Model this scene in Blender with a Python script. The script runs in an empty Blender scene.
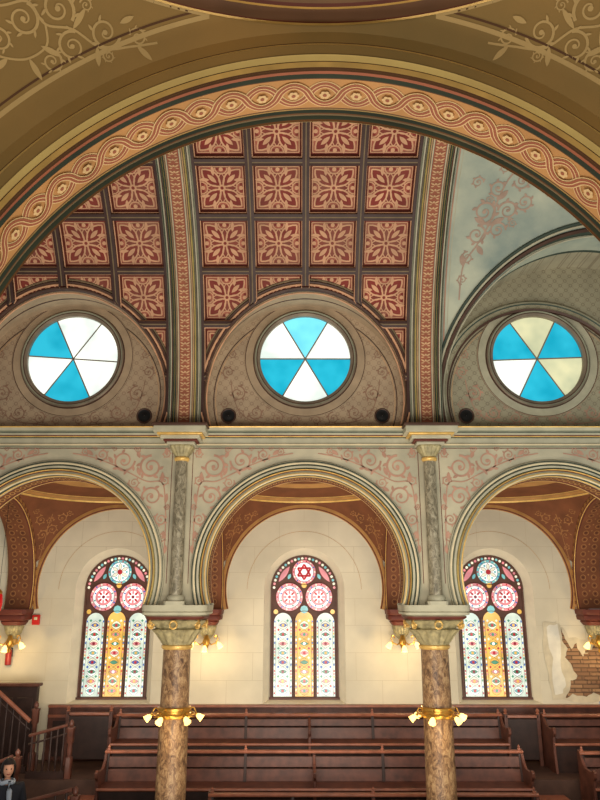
import bpy, math, random
from mathutils import Vector, Matrix
random.seed(4)
pi=math.pi
scene=bpy.context.scene
try:
    scene.view_settings.view_transform='Standard'
except Exception: pass
def lin(v):
    v/=255.0
    return v/12.92 if v<=0.04045 else ((v+0.055)/1.055)**2.4
def C(c): return (lin(c[0]),lin(c[1]),lin(c[2]),1)
def rad(a): return math.radians(a)

# ---------------------------------------------------------------- materials
def mat(name,rgb,rough=.7,metal=0,var=.15,scale=5,bump=0,emit=0,rgb2=None,spec=.3,age=0):
    m=bpy.data.materials.new(name); m.use_nodes=True
    nt=m.node_tree; N=nt.nodes; L=nt.links
    b=N['Principled BSDF']; b.inputs['Roughness'].default_value=rough; b.inputs['Metallic'].default_value=metal
    b.inputs['Specular IOR Level'].default_value=spec
    tc=N.new('ShaderNodeTexCoord'); n=N.new('ShaderNodeTexNoise'); n.inputs['Scale'].default_value=scale; n.inputs['Detail'].default_value=6
    L.new(tc.outputs['Object'],n.inputs['Vector'])
    r=N.new('ShaderNodeValToRGB'); r.color_ramp.elements[0].position=.32; r.color_ramp.elements[1].position=.68
    c=C(rgb)
    c2=C(rgb2) if rgb2 else c
    r.color_ramp.elements[0].color=(c[0]*(1-var),c[1]*(1-var),c[2]*(1-var),1)
    r.color_ramp.elements[1].color=(min(1,c2[0]*(1+var)),min(1,c2[1]*(1+var)),min(1,c2[2]*(1+var)),1)
    L.new(n.outputs['Fac'],r.inputs['Fac']); out=r.outputs['Color']
    if age:
        n3=N.new('ShaderNodeTexNoise'); n3.inputs['Scale'].default_value=1.3; n3.inputs['Detail'].default_value=8; L.new(tc.outputs['Object'],n3.inputs['Vector'])
        r3=N.new('ShaderNodeValToRGB'); r3.color_ramp.elements[0].position=.45; r3.color_ramp.elements[1].position=.7
        r3.color_ramp.elements[0].color=(0,0,0,1); r3.color_ramp.elements[1].color=(age,age,age,1); L.new(n3.outputs['Fac'],r3.inputs['Fac'])
        mx=N.new('ShaderNodeMixRGB'); L.new(r3.outputs['Color'],mx.inputs[0]); L.new(out,mx.inputs[1]); mx.inputs[2].default_value=C((132,102,82)); out=mx.outputs[0]
    L.new(out,b.inputs['Base Color'])
    if bump:
        n2=N.new('ShaderNodeTexNoise'); n2.inputs['Scale'].default_value=scale*6; L.new(tc.outputs['Object'],n2.inputs['Vector'])
        bp=N.new('ShaderNodeBump'); bp.inputs['Strength'].default_value=bump; bp.inputs['Distance'].default_value=.02
        L.new(n2.outputs['Fac'],bp.inputs['Height']); L.new(bp.outputs['Normal'],b.inputs['Normal'])
    m['ramp']=r.name
    return m
def stencil(name,rgb,rgbp,freq=8,axes='xz',r0=.13,r1=.27,var=.12,amt=.7):
    m=mat(name,rgb,.75,var=var,scale=2.5)
    nt=m.node_tree;N=nt.nodes;L=nt.links
    b=N['Principled BSDF']; ramp=N[m['ramp']]
    tc=N.new('ShaderNodeTexCoord'); sp=N.new('ShaderNodeSeparateXYZ'); L.new(tc.outputs['Object'],sp.inputs[0])
    def M(op,a,bv=None):
        n=N.new('ShaderNodeMath'); n.operation=op
        for i,q in enumerate((a,bv)):
            if q is None: continue
            if isinstance(q,(int,float)): n.inputs[i].default_value=q
            else: L.new(q,n.inputs[i])
        return n.outputs[0]
    o={'x':sp.outputs[0],'y':sp.outputs[1],'z':sp.outputs[2]}
    a=M('ADD',M('MULTIPLY',o[axes[0]],freq),M('MULTIPLY',o[axes[1]],freq))
    c=M('SUBTRACT',M('MULTIPLY',o[axes[0]],freq),M('MULTIPLY',o[axes[1]],freq))
    fa=M('SUBTRACT',M('FRACT',M('ADD',a,100)),.5); fc=M('SUBTRACT',M('FRACT',M('ADD',c,100)),.5)
    d=M('SQRT',M('ADD',M('MULTIPLY',fa,fa),M('MULTIPLY',fc,fc)))
    ring=M('MULTIPLY',M('LESS_THAN',d,r1),M('GREATER_THAN',d,r0))
    cross=M('LESS_THAN',M('MINIMUM',M('ABSOLUTE',fa),M('ABSOLUTE',fc)),.035)
    cross=M('MULTIPLY',cross,M('GREATER_THAN',d,.36))
    f=M('MULTIPLY',M('MAXIMUM',ring,cross),amt)
    mx=N.new('ShaderNodeMixRGB'); L.new(f,mx.inputs[0]); L.new(ramp.outputs['Color'],mx.inputs[1]); mx.inputs[2].default_value=C(rgbp)
    L.new(mx.outputs[0],b.inputs['Base Color'])
    return m
def glass(name,rgb,s=1.0,nscale=3.5,lo=.72):
    m=bpy.data.materials.new(name); m.use_nodes=True
    nt=m.node_tree;N=nt.nodes;L=nt.links;b=N['Principled BSDF']
    tc=N.new('ShaderNodeTexCoord'); n=N.new('ShaderNodeTexNoise'); n.inputs['Scale'].default_value=nscale; L.new(tc.outputs['Object'],n.inputs['Vector'])
    r=N.new('ShaderNodeValToRGB'); c=C(rgb)
    r.color_ramp.elements[0].position=.35; r.color_ramp.elements[1].position=.62
    r.color_ramp.elements[0].color=(c[0]*lo,c[1]*(lo+.06),c[2]*(lo+.1),1); r.color_ramp.elements[1].color=(min(1,c[0]*1.15+.02),min(1,c[1]*1.15),min(1,c[2]*1.12),1)
    L.new(n.outputs['Fac'],r.inputs['Fac']); L.new(r.outputs['Color'],b.inputs['Emission Color'])
    b.inputs['Base Color'].default_value=(c[0]*.3,c[1]*.3,c[2]*.3,1); b.inputs['Roughness'].default_value=.2
    b.inputs['Emission Strength'].default_value=s
    return m
def scored(name,rgb,line):
    m=mat(name,rgb,.8,var=.12,scale=1.2,bump=.05)
    nt=m.node_tree;N=nt.nodes;L=nt.links;b=N['Principled BSDF'];ramp=N[m['ramp']]
    tc=N.new('ShaderNodeTexCoord'); sp=N.new('ShaderNodeSeparateXYZ'); L.new(tc.outputs['Object'],sp.inputs[0])
    cb=N.new('ShaderNodeCombineXYZ'); L.new(sp.outputs[0],cb.inputs[0]); L.new(sp.outputs[2],cb.inputs[1])
    br=N.new('ShaderNodeTexBrick'); br.inputs['Scale'].default_value=1; br.inputs['Brick Width'].default_value=.95; br.inputs['Row Height'].default_value=.48
    br.inputs['Mortar Size'].default_value=.004; br.inputs['Mortar Smooth'].default_value=.5
    L.new(cb.outputs[0],br.inputs['Vector'])
    mx=N.new('ShaderNodeMixRGB'); L.new(br.outputs['Fac'],mx.inputs[0]); L.new(ramp.outputs['Color'],mx.inputs[1]); mx.inputs[2].default_value=C(line)
    L.new(mx.outputs[0],b.inputs['Base Color']); return m
def marble(name,c1,c2,c3):
    m=mat(name,c1,.4,var=.1,scale=4,spec=.4)
    nt=m.node_tree;N=nt.nodes;L=nt.links;b=N['Principled BSDF']
    tc=N.new('ShaderNodeTexCoord'); mp=N.new('ShaderNodeMapping'); mp.inputs['Scale'].default_value=(6,6,3.6); L.new(tc.outputs['Object'],mp.inputs[0])
    n=N.new('ShaderNodeTexNoise'); n.inputs['Scale'].default_value=3.0; n.inputs['Detail'].default_value=11; n.inputs['Roughness'].default_value=.72; n.inputs['Distortion'].default_value=1.0; L.new(mp.outputs[0],n.inputs['Vector'])
    r=N.new('ShaderNodeValToRGB'); e=r.color_ramp.elements; e[0].position=.38; e[0].color=C(c3); e[1].position=.62; e[1].color=C(c1); k=r.color_ramp.elements.new(.5); k.color=C(c2)
    L.new(n.outputs['Fac'],r.inputs['Fac']); L.new(r.outputs['Color'],b.inputs['Base Color']); return m

OLIVE=mat('olive_painted_plaster',(162,136,82),.6,var=.16,scale=1.4,rgb2=(172,136,78))
OLIVE_L=mat('cream_scroll_paint',(216,184,124),.6,var=.08)
OLIVE_D=mat('russet_line_paint',(104,70,44),.6)
GOLD=mat('gilding',(222,180,100),.35,metal=.3,var=.18,scale=9,spec=.5)
GOLDB=mat('bright_gilding',(248,214,134),.3,metal=.3,var=.12)
GUILB=mat('guilloche_ground',(196,144,88),.6,var=.12)
GUIL=mat('rose_guilloche_paint',(164,96,68),.6,var=.1)
GUILC=mat('guilloche_cream_outline',(230,194,140),.6,var=.1)
CREAM=mat('cream_paint',(212,196,158),.65,var=.1)
CREAMG=mat('grey_cream_paint',(178,172,146),.65,var=.12)
GREY=mat('grey_green_paint',(136,136,114),.65,var=.12)
TEAL=mat('dark_teal_paint',(60,72,62),.6,var=.15)
MAROON=mat('maroon_paint',(98,46,34),.55,var=.15)
BROWN=mat('dark_brown_molding',(78,54,42),.5,var=.2)
DARKF=mat('brown_window_tracery',(98,66,54),.5,var=.2)
REDP=mat('coffer_red',(128,58,46),.7,var=.2,scale=3,age=.4)
REDL=mat('coffer_rose',(168,92,72),.7,var=.2,scale=3,age=.5)
REDD=mat('coffer_deep_red',(128,48,38),.7,var=.2,age=.3)
TAN=mat('coffer_tan',(208,158,120),.7,var=.15,age=.25)
BEAM=mat('coffer_beam_brown',(62,40,34),.5,var=.2)
GREENP=mat('coffer_green',(120,102,74),.7)
LUN=stencil('stencilled_brown_plaster',(172,150,122),(136,110,88),6.2,amt=.55)
LUNR=stencil('stencilled_grey_plaster',(160,152,126),(128,116,94),6.2)
LUNP=mat('plain_beige_plaster',(168,146,118),.75,var=.12)
LUNS=mat('lunette_scroll_paint',(146,114,92),.7)
SPAN=mat('spandrel_grey_plaster',(174,168,144),.75,var=.15,scale=2.2,rgb2=(184,174,146))
ROSE=mat('rose_scroll_paint',(178,136,114),.7,var=.18)
SAGE=mat('sage_plaster',(146,160,150),.75,var=.18,scale=1.4,rgb2=(174,176,154))
SAGES=mat('sage_scroll_paint',(166,140,122),.7)
RIBR=mat('rib_rose_ground',(150,88,64),.7,var=.12)
RIBT=mat('rib_pale_stencil',(200,160,118),.7)
GV=mat('gallery_brown_vault',(118,70,42),.7,var=.2,scale=3)
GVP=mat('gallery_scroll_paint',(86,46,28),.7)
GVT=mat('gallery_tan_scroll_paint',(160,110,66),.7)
GVB=mat('gallery_tan_band',(184,136,78),.6)
BACK=scored('scored_cream_plaster',(214,204,178),(194,180,150))
REVEAL=mat('window_reveal_cream',(224,214,188),.75,var=.06)
WOOD=mat('dark_bench_wood',(84,48,36),.45,var=.35,scale=7,spec=.35)
WOODR=mat('polished_rail_highlight',(138,82,60),.35,var=.22,scale=7,spec=.45)  # lighter than the bench wood; the rail highlight is put into the colour
WOODD=mat('very_dark_wood',(48,30,24),.5,var=.3,scale=7)
COL=marble('column_marble',(182,150,108),(142,108,74),(86,62,44))
COLU=marble('colonnette_marble',(170,162,138),(138,128,104),(92,86,68))
CAP=mat('capital_gilded_green',(160,148,108),.5,metal=.1,var=.35,scale=14,bump=.3,spec=.4)
BRASS=mat('brass',(208,160,74),.3,metal=.8,var=.15,scale=12)
BLACK=mat('black_speaker_mesh',(16,15,14),.6,var=.3,scale=40)
IRON=mat('black_iron',(34,28,25),.4,metal=.4)
LEAD=DARKF
LEADL=mat('dark_lead_lines',(60,42,38),.5)
FRAMEM=mat('round_frame_bronze',(128,114,96),.45,metal=.15,var=.2)
BULB=glass('lit_frosted_shade',(255,200,110),4.2)
GW=glass('glass_white',(236,242,230),1.18,2.6,.72)  # round panes emit: uneven daylight from behind is put into the glass colour
GT=glass('glass_turquoise',(8,172,200),1.05,2.4,.75)
GLB=glass('glass_light_blue',(110,212,230),1.15,2.4,.8)
GCR=glass('glass_cream',(210,208,166),1.0,2.4,.75)
SG={k:glass('stained_'+k,c,s) for k,c,s in [('cream',(246,234,204),1.0),('pale',(216,226,208),1.0),('red',(190,44,48),.9),('rose',(226,138,140),.95),('blue',(60,104,180),.9),('green',(76,150,116),.85),('amber',(238,182,84),1.0),('teal',(120,190,188),.9),('white',(252,248,240),1.1),('ruby',(140,34,46),.8)]}  # stained panes glow by emission in place of daylight behind them
FLOORM=mat('worn_floor_boards',(72,50,40),.6,var=.25)
def brickmat():
    m=mat('exposed_lath_brick',(150,112,84),.9)
    nt=m.node_tree;N=nt.nodes;L=nt.links;b=N['Principled BSDF']
    tc=N.new('ShaderNodeTexCoord'); sp=N.new('ShaderNodeSeparateXYZ'); L.new(tc.outputs['Object'],sp.inputs[0])
    cb=N.new('ShaderNodeCombineXYZ'); L.new(sp.outputs[0],cb.inputs[0]); L.new(sp.outputs[2],cb.inputs[1])
    br=N.new('ShaderNodeTexBrick'); br.inputs['Scale'].default_value=1; br.inputs['Brick Width'].default_value=.3; br.inputs['Row Height'].default_value=.07; br.inputs['Mortar Size'].default_value=.012
    br.inputs['Color1'].default_value=C((164,128,94)); br.inputs['Color2'].default_value=C((128,94,70)); br.inputs['Mortar'].default_value=C((104,80,60))
    L.new(cb.outputs[0],br.inputs['Vector']); L.new(br.outputs['Color'],b.inputs['Base Color']); return m
BRICK=brickmat()

# ---------------------------------------------------------------- mesh builder
class MB:
    def __init__(s): s.v=[];s.f=[];s.mi=[];s.sm=[];s.mats=[]
    def m(s,mt):
        if mt not in s.mats: s.mats.append(mt)
        return s.mats.index(mt)
    def face(s,pts,mt,smooth=False):
        i=len(s.v); s.v+= [tuple(p) for p in pts]; s.f.append(tuple(range(i,i+len(pts)))); s.mi.append(s.m(mt)); s.sm.append(smooth)
    def grid(s,rows,mt,cu=False,cv=False,smooth=True):
        i=len(s.v); nr=len(rows); nc=len(rows[0]); k=s.m(mt)
        for r in rows: s.v+=[tuple(p) for p in r]
        for a in range(nr if cu else nr-1):
            a2=(a+1)%nr
            for b in range(nc if cv else nc-1):
                b2=(b+1)%nc
                s.f.append((i+a*nc+b,i+a*nc+b2,i+a2*nc+b2,i+a2*nc+b)); s.mi.append(k); s.sm.append(smooth)
    def box(s,x0,x1,y0,y1,z0,z1,mt):
        p=[(x0,y0,z0),(x1,y0,z0),(x1,y1,z0),(x0,y1,z0),(x0,y0,z1),(x1,y0,z1),(x1,y1,z1),(x0,y1,z1)]
        i=len(s.v); s.v+=p; k=s.m(mt)
        for q in [(0,3,2,1),(4,5,6,7),(0,1,5,4),(1,2,6,5),(2,3,7,6),(3,0,4,7)]:
            s.f.append(tuple(i+a for a in q)); s.mi.append(k); s.sm.append(False)
    def prism(s,poly,x0,x1,mt):
        n=len(poly); i=len(s.v); k=s.m(mt)
        s.v+=[(x0,a,b) for a,b in poly]+[(x1,a,b) for a,b in poly]
        s.f.append(tuple(i+j for j in range(n))); s.f.append(tuple(i+n+j for j in reversed(range(n)))); s.mi+=[k,k]; s.sm+=[False,False]
        for j in range(n):
            j2=(j+1)%n; s.f.append((i+j,i+n+j,i+n+j2,i+j2)); s.mi.append(k); s.sm.append(False)
    def build(s,name,loc=(0,0,0),parent=None,bevel=0,**kw):
        me=bpy.data.meshes.new(name)
        me.from_pydata([(a,b,c) for a,b,c in s.v],[],s.f)
        for mt in s.mats: me.materials.append(mt)
        me.polygons.foreach_set('material_index',s.mi); me.polygons.foreach_set('use_smooth',s.sm); me.update()
        try: me.set_sharp_from_angle(angle=rad(42))
        except Exception: pass
        o=bpy.data.objects.new(name,me); scene.collection.objects.link(o); o.location=loc
        if parent: o.parent=parent
        if bevel:
            bv=o.modifiers.new('bevel','BEVEL'); bv.width=bevel; bv.segments=2; bv.limit_method='ANGLE'
        for k,v in kw.items(): o[k]=v
        return o
def empty(name,loc,**kw):
    o=bpy.data.objects.new(name,None); scene.collection.objects.link(o); o.location=loc; o.empty_display_size=.1
    for k,v in kw.items(): o[k]=v
    return o
def copy_tree(root,loc,**kw):
    n=root.copy(); scene.collection.objects.link(n); n.location=loc
    for k,v in kw.items(): n[k]=v
    def rec(src,dst):
        for ch in [c for c in list(scene.collection.objects) if c.parent==src]:
            c=ch.copy(); c.parent=dst; scene.collection.objects.link(c); rec(ch,c)
    rec(root,n)
    return n
def tube(mb,pts,r,mt,n=8,cap=True):
    pts=[Vector(p) for p in pts]; rows=[]
    for i,p in enumerate(pts):
        t=(pts[min(i+1,len(pts)-1)]-pts[max(i-1,0)]).normalized()
        up=Vector((0,0,1)) if abs(t.z)<.9 else Vector((0,1,0))
        a=t.cross(up).normalized(); b=t.cross(a)
        rr=r[i] if isinstance(r,(list,tuple)) else r
        rows.append([p+(a*math.cos(2*pi*k/n)+b*math.sin(2*pi*k/n))*rr for k in range(n)])
    mb.grid(rows,mt,cv=True)
    if cap: mb.face(rows[0],mt); mb.face(rows[-1][::-1],mt)
def lathe(mb,prof,mt,n=24,c=(0,0),mod=None):
    rows=[]
    for q in prof:
        z,h=q[0],q[1]; p=q[2] if len(q)>2 else 2; md=q[3] if len(q)>3 else 0
        row=[]
        for k in range(n):
            a=2*pi*(k+.5)/n; cc,ss=abs(math.cos(a)),abs(math.sin(a))
            r=h/((cc**p+ss**p)**(1/p))
            r*=1+md*math.cos(8*a*2)
            row.append((c[0]+r*math.cos(a),c[1]+r*math.sin(a),z))
        rows.append(row)
    mb.grid(rows,mt,cv=True)
    mb.face(rows[0][::-1],mt); mb.face(rows[-1],mt)
def ribbon(mb,pts,w,mp,mt,lift=.006):
    n=len(pts); L=[];R=[]
    for i in range(n):
        x0,y0=pts[max(i-1,0)]; x1,y1=pts[min(i+1,n-1)]
        dx,dy=x1-x0,y1-y0; l=math.hypot(dx,dy) or 1
        ww=(w[i] if isinstance(w,list) else w)/2
        L.append(mp(pts[i][0]-dy/l*ww,pts[i][1]+dx/l*ww,lift)); R.append(mp(pts[i][0]+dy/l*ww,pts[i][1]-dx/l*ww,lift))
    mb.grid([L,R],mt,smooth=False)
def smoothpath(P,k=6):
    out=[]
    for i in range(len(P)-1):
        p0=P[max(i-1,0)];p1=P[i];p2=P[i+1];p3=P[min(i+2,len(P)-1)]
        for j in range(k):
            t=j/k
            out.append(tuple(.5*((2*p1[a])+(-p0[a]+p2[a])*t+(2*p0[a]-5*p1[a]+4*p2[a]-p3[a])*t*t+(-p0[a]+3*p1[a]-3*p2[a]+p3[a])*t**3) for a in (0,1)))
    out.append(P[-1]); return out
def disc(mb,c,r,mp,mt,n=14,lift=.008,ry=None,a0=0,a1=2*pi,inner=0):
    ry=ry or r
    if inner:
        k=n; A=[];B=[]
        for i in range(k+1):
            a=a0+(a1-a0)*i/k
            A.append(mp(c[0]+r*math.cos(a),c[1]+ry*math.sin(a),lift)); B.append(mp(c[0]+r*inner*math.cos(a),c[1]+ry*inner*math.sin(a),lift))
        mb.grid([A,B],mt,smooth=False)
    else:
        full=abs(a1-a0-2*pi)<1e-6
        pts=[mp(c[0]+r*math.cos(a0+(a1-a0)*i/n),c[1]+ry*math.sin(a0+(a1-a0)*i/n),lift) for i in range(n if full else n+1)]
        if not full: pts.append(mp(c[0],c[1],lift))
        mb.face(pts,mt)
def lens(mb,p0,p1,w,mp,mt,lift=.008,n=8,outline=None,ow=.01):
    dx,dy=p1[0]-p0[0],p1[1]-p0[1]; l=math.hypot(dx,dy); ux,uy=dx/l,dy/l
    A=[];B=[]
    for i in range(n+1):
        t=i/n; h=w/2*math.sin(pi*t)**.8
        A.append((p0[0]+dx*t-uy*h,p0[1]+dy*t+ux*h)); B.append((p0[0]+dx*t+uy*h,p0[1]+dy*t-ux*h))
    if mt: mb.grid([[mp(a[0],a[1],lift) for a in A],[mp(a[0],a[1],lift) for a in B]],mt,smooth=False)
    if outline:
        ribbon(mb,A,ow,mp,outline,lift+.003); ribbon(mb,B,ow,mp,outline,lift+.003)
def spiral(mb,c,r,a0,d,mp,mt,turns=1.4,w=.03,lift=.006,leaf=True,fat=.2):
    n=int(26*turns); P=[];W=[]
    for i in range(n+1):
        t=i/n; rr=r*(1-t)**.8*.92+r*.08; a=a0+d*turns*2*pi*t
        P.append((c[0]+rr*math.cos(a),c[1]+rr*math.sin(a))); W.append(w*(1-.55*t))
    ribbon(mb,P,W,mp,mt,lift)
    disc(mb,c,r*.17,mp,mt,8,lift+.001)
    if leaf:
        for t in (.06,.16,.28,.40,.52):
            i=int(n*t*.8); p=P[i]; a=math.atan2(p[1]-c[1],p[0]-c[0])
            q=(p[0]+r*.5*math.cos(a+d*.9),p[1]+r*.5*math.sin(a+d*.9))
            lens(mb,p,q,r*fat,mp,mt,lift+.001,5)
def arc_sweep(mb,cx,cz,prof,a0,a1,n=72):
    for j in range(1,len(prof)):
        r0,y0=prof[j-1][:2]; r1,y1,mt=prof[j]
        A=[];B=[]
        for i in range(n+1):
            a=rad(a0+(a1-a0)*i/n)
            A.append((cx+r0*math.cos(a),y0,cz+r0*math.sin(a))); B.append((cx+r1*math.cos(a),y1,cz+r1*math.sin(a)))
        mb.grid([A,B],mt)
def raypoly(c,a,poly):
    dx,dy=math.cos(a),math.sin(a); best=0
    for i in range(len(poly)):
        x1,y1=poly[i];x2,y2=poly[(i+1)%len(poly)]
        ex,ey=x2-x1,y2-y1; den=dx*ey-dy*ex
        if abs(den)<1e-12: continue
        t=((x1-c[0])*ey-(y1-c[1])*ex)/den; u=((x1-c[0])*dy-(y1-c[1])*dx)/den
        if t>0 and -1e-6<=u<=1+1e-6: best=max(best,t)
    return best
def plate_hole(mb,y,rect,poly,c,mt,n=120):
    x0,x1,z0,z1=rect; R=[(x0,z0),(x1,z0),(x1,z1),(x0,z1)]
    ang=set(round(2*pi*i/n-pi,6) for i in range(n))
    for p in R: ang.add(round(math.atan2(p[1]-c[1],p[0]-c[0]),6))
    for p in poly:
        ang.add(round(math.atan2(p[1]-c[1],p[0]-c[0]),6))
    ang=sorted(ang); ang.append(ang[0]+2*pi)
    pr=None
    for a in ang:
        ti=raypoly(c,a,poly); to=max(raypoly(c,a,R),ti)
        q=((c[0]+ti*math.cos(a),y,c[1]+ti*math.sin(a)),(c[0]+to*math.cos(a),y,c[1]+to*math.sin(a)),to-ti)
        if pr and (pr[2]>1e-4 or q[2]>1e-4): mb.face([pr[0],pr[1],q[1],q[0]],mt)
        pr=q
def arcpoly(cx,cz,R,a0,a1,n=60):
    return [(cx+R*math.cos(rad(a0+(a1-a0)*i/n)),cz+R*math.sin(rad(a0+(a1-a0)*i/n))) for i in range(n+1)]

W=3.56
BAYS=[-W,0,W]
# ================================================================ ARCADE WALL
mb=MB()
AZ,ABOT=.33,-.084
for cx in BAYS:
    poly=arcpoly(cx,AZ,1.38,-17.46,197.46)
    rect=(cx-W/2,cx+W/2,ABOT,2.2)
    plate_hole(mb,10.0,rect,poly,(cx,AZ),SPAN)
    plate_hole(mb,10.5,rect,poly,(cx,AZ),SPAN)
    prof=[(1.60,10.0),(1.60,9.975,GREY),(1.585,9.96,CREAMG),(1.575,9.975,TEAL),(1.56,9.955,CREAMG),(1.535,9.955,CREAM),(1.525,9.975,TEAL),(1.51,9.95,GREY),(1.48,9.95,CREAMG),(1.47,9.97,TEAL),(1.455,9.93,GOLDB),(1.445,9.95,GOLD),(1.435,9.965,MAROON),(1.41,9.96,GREY),(1.395,9.955,GOLD),(1.38,9.98,CREAM),(1.38,10.06,TEAL),(1.37,10.08,GOLD),(1.37,10.11,CREAMG),(1.38,10.13,MAROON),(1.38,10.40,GV),(1.37,10.42,MAROON),(1.37,10.46,GOLD),(1.38,10.5,MAROON)]
    arc_sweep(mb,cx,AZ,prof,-16.5,196.5,80)
    for i in range(60):
        a=rad(-12+204*i/59)
        mp=lambda u,v,l,a=a,cx=cx:(cx+(1.38-l)*math.cos(a+u/1.38),10.27+v,AZ+(1.38-l)*math.sin(a+u/1.38))
        disc(mb,(0,0),.035,mp,GVB,8,.006,ry=.09,inner=.6)
    for s in (-1,1):
        ex=cx+s*W/2
        mp=lambda u,v,l,ex=ex,s=s:(ex-s*u,10.0-l,v)
        for (u,v,r,a,d,w) in [(.42,1.40,.16,-90,1,.030),(.45,1.83,.17,90,-1,.034),(.85,1.92,.16,180,1,.030),(1.17,2.01,.09,0,-1,.024),(.27,1.08,.09,60,-1,.022),(1.42,2.06,.055,200,1,.016),(.68,1.60,.08,30,-1,.018),(.66,2.08,.05,0,1,.016),(.25,1.62,.07,0,1,.018),(1.0,2.10,.04,0,1,.014),(.24,2.02,.06,90,1,.016),(.24,.82,.06,0,1,.016),(1.28,2.10,.035,0,1,.012),(.2,1.25,.04,90,1,.014)]:
            spiral(mb,(u,v),r,rad(a),d,mp,ROSE,1.7,w,fat=.24)
        P=[(.2,.65),(.2,1.0),(.22,1.3),(.28,1.6),(.5,1.62),(.75,1.74),(1.0,1.86),(1.3,1.97),(1.6,2.03)]
        ribbon(mb,smoothpath(P),.016,mp,ROSE)
        for (u,v,du,dv) in [(.22,1.3,-.02,.15),(.28,1.6,.0,.16),(.6,1.7,.05,.13),(1.0,1.88,.08,.1),(.24,2.0,.0,.12),(.62,1.3,-.1,.09),(1.3,2.0,.1,.08),(.2,.8,.03,.12),(.2,.6,-.02,.12),(.58,1.48,.1,.05),(.62,1.96,.04,.1)]:
            lens(mb,(u,v),(u+du,v+dv),.055,mp,ROSE)
        ribbon(mb,[(.15,.2),(.15,2.08)],.009,mp,MAROON); ribbon(mb,[(.15,2.105),(1.78,2.105)],.009,mp,MAROON)
for k in range(-1,3):
    x=-W/2+k*W
    mb.box(x-.30,x+.30,10.002,10.498,ABOT-.001,ABOT+.03,CREAM)
mb.build('wall_arcade',kind='structure',label='painted arcade wall with horseshoe arches and rose scrolls')
mb=MB()
prof=[(10.0,2.12),(9.955,2.14,GREY),(9.955,2.165,CREAM),(9.97,2.175,TEAL),(9.97,2.25,CREAMG),(9.94,2.26,TEAL),(9.93,2.27,GOLD),(9.90,2.28,MAROON),(9.90,2.315,CREAMG),(9.87,2.325,TEAL),(9.85,2.34,GREY),(9.84,2.38,CREAMG),(9.83,2.395,GOLD),(10.3,2.42,CREAMG)]
for j in range(1,len(prof)):
    y0,z0=prof[j-1][:2];y1,z1,mt=prof[j]
    mb.face([(-5.6,y0,z0),(5.9,y0,z0),(5.9,y1,z1),(-5.6,y1,z1)],mt)
mb.build('trim_1',kind='structure',label='moulded grey cream cornice above the arches')

# ================================================================ BARREL VAULT
YC,ZC=6.2,2.45
def vmap(r0):
    def f(x,q,l):
        ph=q/3.85; r=r0-l
        return (x,YC+r*math.cos(ph),ZC+r*math.sin(ph))
    return f
VM=vmap(3.85)
def clip(mb,cx,cz,R):
    ins=[]
    for p in mb.v: ins.append(p[1]>YC and (p[0]-cx)**2+(p[2]-cz)**2<R*R-1e-9)
    nf=[];nm=[];ns=[];mv=set()
    for f,m_,s_ in zip(mb.f,mb.mi,mb.sm):
        k=sum(ins[i] for i in f)
        if k==len(f): continue
        nf.append(f);nm.append(m_);ns.append(s_)
        if k:
            for i in f:
                if ins[i]: mv.add(i)
    for i in mv:
        x,y,z=mb.v[i]; rho=math.hypot(y-YC,z-ZC); d=math.hypot(x-cx,z-cz) or 1e-6
        nx,nz=cx+(x-cx)/d*R,cz+(z-cz)/d*R
        mb.v[i]=(nx,YC+math.sqrt(max(rho*rho-(nz-ZC)**2,0)),nz)
    mb.f,mb.mi,mb.sm=nf,nm,ns
S=.775; DQ=3.85*rad(11.8); Q0=-3.85*rad(.8)
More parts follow.
